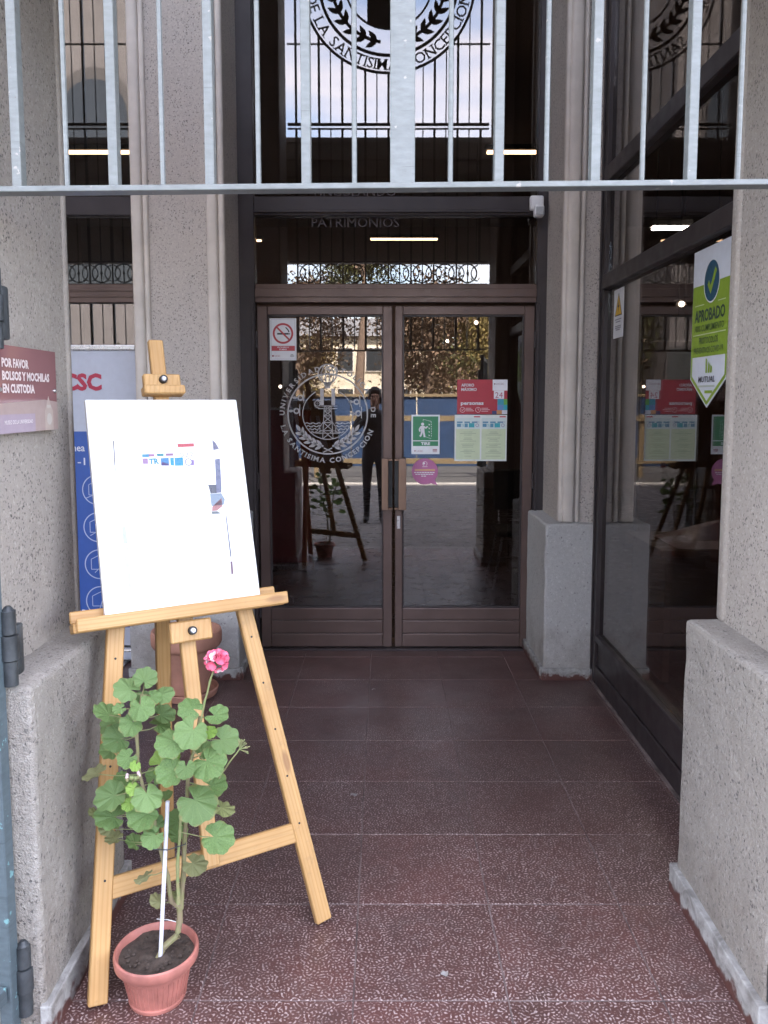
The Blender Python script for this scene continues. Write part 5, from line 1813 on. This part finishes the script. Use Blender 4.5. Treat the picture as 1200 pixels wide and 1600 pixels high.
def tree(x, y, h, cr, mat, label, seed, trunk_h):
    rr = random.Random(seed)
    t = thing("street_tree", label, "tree", (x, y, -0.2), "park trees across the street")
    tr = MB()
    P, r0 = [], h * 0.026
    for i in range(7):
        f = i / 6
        P.append(Vector((x + 0.25 * mnoise.noise(Vector((seed, f * 2, 0))), y + 0.2 * mnoise.noise(Vector((seed, f * 2, 5))), -0.25 + f * h * 0.8)))
    tr.tube(P, [r0 * (1 - 0.8 * i / 6) for i in range(7)], 9)
    tips = []
    for k in range(13):
        f = rr.uniform(trunk_h, 1.0)
        b = P[0].lerp(P[-1], f)
        a = rr.uniform(0, 6.28)
        L = cr * rr.uniform(0.6, 1.0) * (1.15 - 0.5 * f)
        e = b + Vector((math.cos(a) * L, math.sin(a) * L, L * rr.uniform(0.1, 0.6)))
        m = b.lerp(e, 0.5) + Vector((0, 0, 0.12 * L))
        tr.tube([b, m, e], [r0 * 0.34, r0 * 0.2, r0 * 0.06], 5)
        tips += [m, e, b.lerp(e, 0.8), m.lerp(e, 0.5)]
    tr.build("trunk", M['bark'], t, smooth=True)
    vs, fs = [], []
    for k in range(9000):
        c = rr.choice(tips) + Vector((rr.gauss(0, 1), rr.gauss(0, 1), rr.gauss(0, 0.8))) * cr * 0.20
        s_ = rr.uniform(0.04, 0.085) * (cr / 2.2)
        u = Vector((rr.gauss(0, 1), rr.gauss(0, 1), rr.gauss(0, 1))).normalized()
        w = u.orthogonal().normalized()
        i = len(vs)
        vs += [c - u * s_, c + w * s_ * 0.6, c + u * s_, c - w * s_ * 0.6]
        fs.append((i, i + 1, i + 2, i + 3))
    me = bpy.data.meshes.new("crown")
    me.from_pydata(vs, [], fs)
    link("crown", me, mat, t)


for i, (x, y, h, cr, fm, lab, th) in enumerate((
        (-3.2, -20, 6.4, 2.4, 0, "reddish brown tree at the left of the door reflection", 0.32), (1.6, -19, 6.6, 2.5, 0, "broad brown tree mirrored in the right door", 0.30), (4.2, -18, 5.6, 2.2, 1, "yellowing tree mirrored behind the red capacity notice", 0.25),
        (-0.75, -16.9, 8.6, 1.5, 2, "tall slim trunked tree mirrored beside the middle stile", 0.74), (-7.5, -22, 6.8, 2.8, 2, "olive green tree far left across the street", 0.3), (8.5, -22, 7.0, 2.8, 2, "olive green tree far right across the street", 0.3),
        (2.9, -27, 6.6, 2.6, 2, "dark olive tree behind the brown ones", 0.3), (-3.9, -29, 5.2, 2.0, 1, "small yellow tree in front of the cream house", 0.3), (12.5, -19, 6.4, 2.6, 0, "brown tree far right across the street", 0.3), (5.6, -29, 7.0, 2.8, 0, "brown tree standing behind the yellowing one", 0.3))):
    tree(x, y, h, cr, FOL[fm], lab, 40 + i, th)

M['cream'] = plain("cream_render", (0.52, 0.46, 0.36), 0.85, 0.1, 0.6)
M['roofgrey'] = plain("grey_roof_sheet", (0.16, 0.16, 0.17), 0.7, 0.15, 1.5)
M['darkpane'] = plain("dark_window_pane", (0.03, 0.035, 0.04), 0.12, 0.1, 1.0)


def house(x0, x1, y, h, label, mat, wins, roof=True, depth=9.0, tm='trim'):
    t = thing("house", label, "building", ((x0 + x1) / 2, y, -0.2))
    MB().box((x0, y - depth, -0.3), (x1, y, h)).build("wall", mat, t)
    if roof:
        MB().prism([(y + 0.4, h + 0.002), (y - depth / 2, h + 1.5), (y - depth - 0.4, h + 0.002)], 0, x0 - 0.3, x1 + 0.3).build("roof", M['roofgrey'], t)
    for (wx, wz, ww, wh, arch) in wins:
        pts = [(wx - ww / 2, wz), (wx + ww / 2, wz)]
        if arch:
            pts += [(wx + ww / 2 * math.cos(R(a)), wz + wh + ww / 2 * math.sin(R(a))) for a in range(0, 181, 15)]
        else:
            pts += [(wx + ww / 2, wz + wh), (wx - ww / 2, wz + wh)]
        big = [(wx + (px - wx) * 1.14, wz + wh / 2 + (pz - wz - wh / 2) * 1.10) for px, pz in pts]
        f = MB().prism(big, 1, y + 0.003, y + 0.10).build("window", M[tm], t)
        MB().prism(pts, 1, y + 0.102, y + 0.13).build("pane", M['darkpane'], f)


house(-5.2, 3.4, -38, 5.3, "cream two storey house with grey roof across the park", M['cream'], [(-4 + 1.7 * i, z, 0.9, 1.3, False) for i in range(4) for z in (0.9, 3.3)])
M['whitewash'] = plain("pale_church_render", (0.125, 0.115, 0.115), 0.85, 0.1, 0.5)
M['dimtrim'] = plain("grey_window_surround", (0.07, 0.065, 0.065), 0.85, 0.1, 1.0)
house(-15.5, -8.0, -19.5, 19.0, "tall pale building with arched windows left across the street", M['whitewash'], [(-13.6 + 3.4 * i, 5.6, 2.3, 6.0, True) for i in range(2)] + [(-14.2 + 1.9 * i, 1.2, 1.1, 2.2, False) for i in range(4)], False, 9.0, 'dimtrim')
house(13.0, 24.0, -34, 6.5, "low cream building right across the park", M['cream'], [(14.5 + 2 * i, z, 1.0, 1.4, False) for i in range(5) for z in (1.0, 3.8)])

# ================================================================== THE PERSON TAKING THE PICTURE
M['skin'] = plain("skin", (0.45, 0.27, 0.20), 0.5, 0.06, 12)
PXC, PYC = -0.125, -0.46


def clothed_mat():
    t = NT("person_surface")
    v = t.pos()
    s = t.n("ShaderNodeSeparateXYZ")
    t.l(v, s.inputs[0])
    z, y = s.outputs[2], s.outputs[1]
    cloth = t.mix(t.ramp(t.noise(v, 14.0, 4.0).outputs["Fac"], 0.3, 0.7), (0.018, 0.019, 0.024), (0.034, 0.035, 0.042))
    trous = t.mix(t.ramp(t.noise(v, 20.0, 4.0).outputs["Fac"], 0.3, 0.7), (0.022, 0.024, 0.032), (0.035, 0.038, 0.05))
    shoe = (0.012, 0.011, 0.011)
    skin = t.mix(t.ramp(t.noise(v, 12.0, 3.0).outputs["Fac"], 0.3, 0.7), (0.42, 0.25, 0.18), (0.48, 0.29, 0.22))
    c = t.mix(t.ramp(z, 0.915, 0.925), trous, cloth)
    c = t.mix(t.ramp(z, 0.085, 0.075), c, shoe)
    c = t.mix(t.ramp(z, 1.425, 1.435), c, skin)
    hand = t.math('MULTIPLY', t.ramp(y, -0.145, -0.135), t.ramp(z, 1.30, 1.31))
    c = t.mix(hand, c, skin)
    t.base(c)
    t.rough(0.75)
    return t.m


person = None


def skin_body():
    V, E, RD = [], [], []

    def add(p, r, parent=None):
        V.append(p)
        RD.append(r if isinstance(r, tuple) else (r, r))
        if parent is not None:
            E.append((parent, len(V) - 1))
        return len(V) - 1
    g = -0.03
    pel = add((PXC, PYC, 0.92 + g), (0.150, 0.105))
    wst = add((PXC, PYC + 0.005, 1.08 + g), (0.135, 0.095), pel)
    che = add((PXC, PYC + 0.01, 1.27 + g), (0.165, 0.110), wst)
    upc = add((PXC, PYC + 0.01, 1.385 + g), (0.120, 0.085), che)
    nck = add((PXC + 0.005, PYC + 0.03, 1.455 + g), 0.052, upc)
    hd0 = add((PXC + 0.008, PYC + 0.055, 1.53 + g), (0.062, 0.070), nck)
    hd1 = add((PXC + 0.010, PYC + 0.065, 1.595 + g), (0.074, 0.088), hd0)
    hd2 = add((PXC + 0.010, PYC + 0.055, 1.66 + g), (0.066, 0.076), hd1)
    ns = add((PXC + 0.012, PYC + 0.158, 1.575 + g), 0.012, hd1)
    for s_ in (-1, 1):
        sh = add((PXC + s_ * 0.165, PYC + 0.005, 1.365 + g), 0.060, upc)
        el = add((PXC + s_ * 0.265, PYC + 0.10, 1.17 + g), 0.044, sh)
        hx = 0.0 + s_ * 0.088
        wr = add((hx + s_ * 0.02, -0.165, 1.435), 0.027, el)
        pm_ = add((hx, -0.115, 1.485), (0.030, 0.020), wr)
        for k in range(4):                       # fingers behind the phone, curled round its edge
            b = add((hx - s_ * 0.003, -0.090, 1.500 + 0.017 * (k - 0.6)), 0.0095, pm_)
            m1 = add((hx - s_ * 0.014, -0.044, 1.506 + 0.019 * (k - 0.6)), 0.0085, b)
            add((hx - s_ * (0.034 + 0.004 * (k in (1, 2))), -0.036, 1.508 + 0.0185 * (k - 0.6)), 0.007, m1)
        th = add((hx - s_ * 0.010, -0.112, 1.510), 0.0105, pm_)
        add((hx - s_ * 0.036, -0.084, 1.530), 0.0085, th)
        hip = add((PXC + s_ * 0.088, PYC, 0.85 + g), 0.088, pel)
        kn = add((PXC + s_ * 0.095, PYC + 0.015 + 0.02 * s_, 0.48 + g), 0.058, hip)
        an = add((PXC + s_ * 0.10, PYC - 0.01 + 0.05 * s_, 0.10 + g), 0.040, kn)
        he = add((PXC + s_ * 0.102, PYC + 0.01 + 0.05 * s_, 0.045 + g), 0.042, an)
        add((PXC + s_ * 0.118, PYC + 0.155 + 0.05 * s_, 0.032 + g), 0.036, he)
    me = bpy.data.meshes.new("person")
    me.from_pydata(V, E, [])
    o = link("person", me, clothed_mat())
    sk = o.modifiers.new("skin", 'SKIN')
    sk.use_smooth_shade = True
    lay = me.skin_vertices[0] if me.skin_vertices else me.skin_vertices.new()
    for i, r in enumerate(RD):
        lay.data[i].radius = r
    lay.data[pel].use_root = True
    sb = o.modifiers.new("subsurf", 'SUBSURF')
    sb.levels = sb.render_levels = 2
    return o


person = skin_body()
tag(person, "person in dark clothes holding up a phone, mirrored between the door leaves", "person", None, 'thing')
hc = Vector((PXC + 0.010, PYC + 0.055, 1.60))
hair = MB()
hair.sphere(hc + Vector((0, -0.018, 0.018)), 0.098, 18, 12, (0.86, 0.98, 1.0))
for v in hair.bm.verts:
    if v.co.y > hc.y + 0.05 and v.co.z < hc.z + 0.055:
        v.co.y = hc.y + 0.045
    v.co += Vector((mnoise.noise(v.co * 30), mnoise.noise(v.co * 30 + Vector((3, 3, 3))), mnoise.noise(v.co * 30 + Vector((8, 8, 8))))) * 0.006
hair.build("hair", plain("dark_hair", (0.02, 0.014, 0.012), 0.5, 0.2, 60), person, smooth=True)
eyem = plain("eye", (0.03, 0.02, 0.018), 0.2, 0.1, 60)
for s_ in (-1, 1):
    MB().sphere(hc + Vector((s_ * 0.031, 0.094, -0.010)), 0.010, 8, 6, (1.3, 0.6, 0.7)).build("eye", eyem, person, smooth=True)
    MB().sphere(hc + Vector((s_ * 0.080, 0.005, -0.022)), 0.026, 8, 6, (0.35, 0.7, 1.2)).build("ear", M['skin'], person, smooth=True)
MB().sphere(hc + Vector((0.001, 0.096, -0.072)), 0.020, 10, 6, (1.2, 0.4, 0.32)).build("mouth", plain("lips", (0.30, 0.12, 0.11), 0.5, 0.05, 30), person, smooth=True)
ph = thing("phone", "dark phone held up by the mirrored person", "phone", (0, -0.062, 1.50))
MB().box((-0.076, -0.066, 1.492), (0.076, -0.058, 1.566), 0.003, 2).build("body", M['blackrub'], ph)
MB().box((-0.072, -0.0672, 1.496), (0.072, -0.0662, 1.562)).build("screen", ink((0.05, 0.06, 0.08), 0.1), ph)
MB().cone((0.055, -0.0578, 1.54), (0.055, -0.0555, 1.54), 0.007, None, 12).build("lens", M['darkpane'], ph)
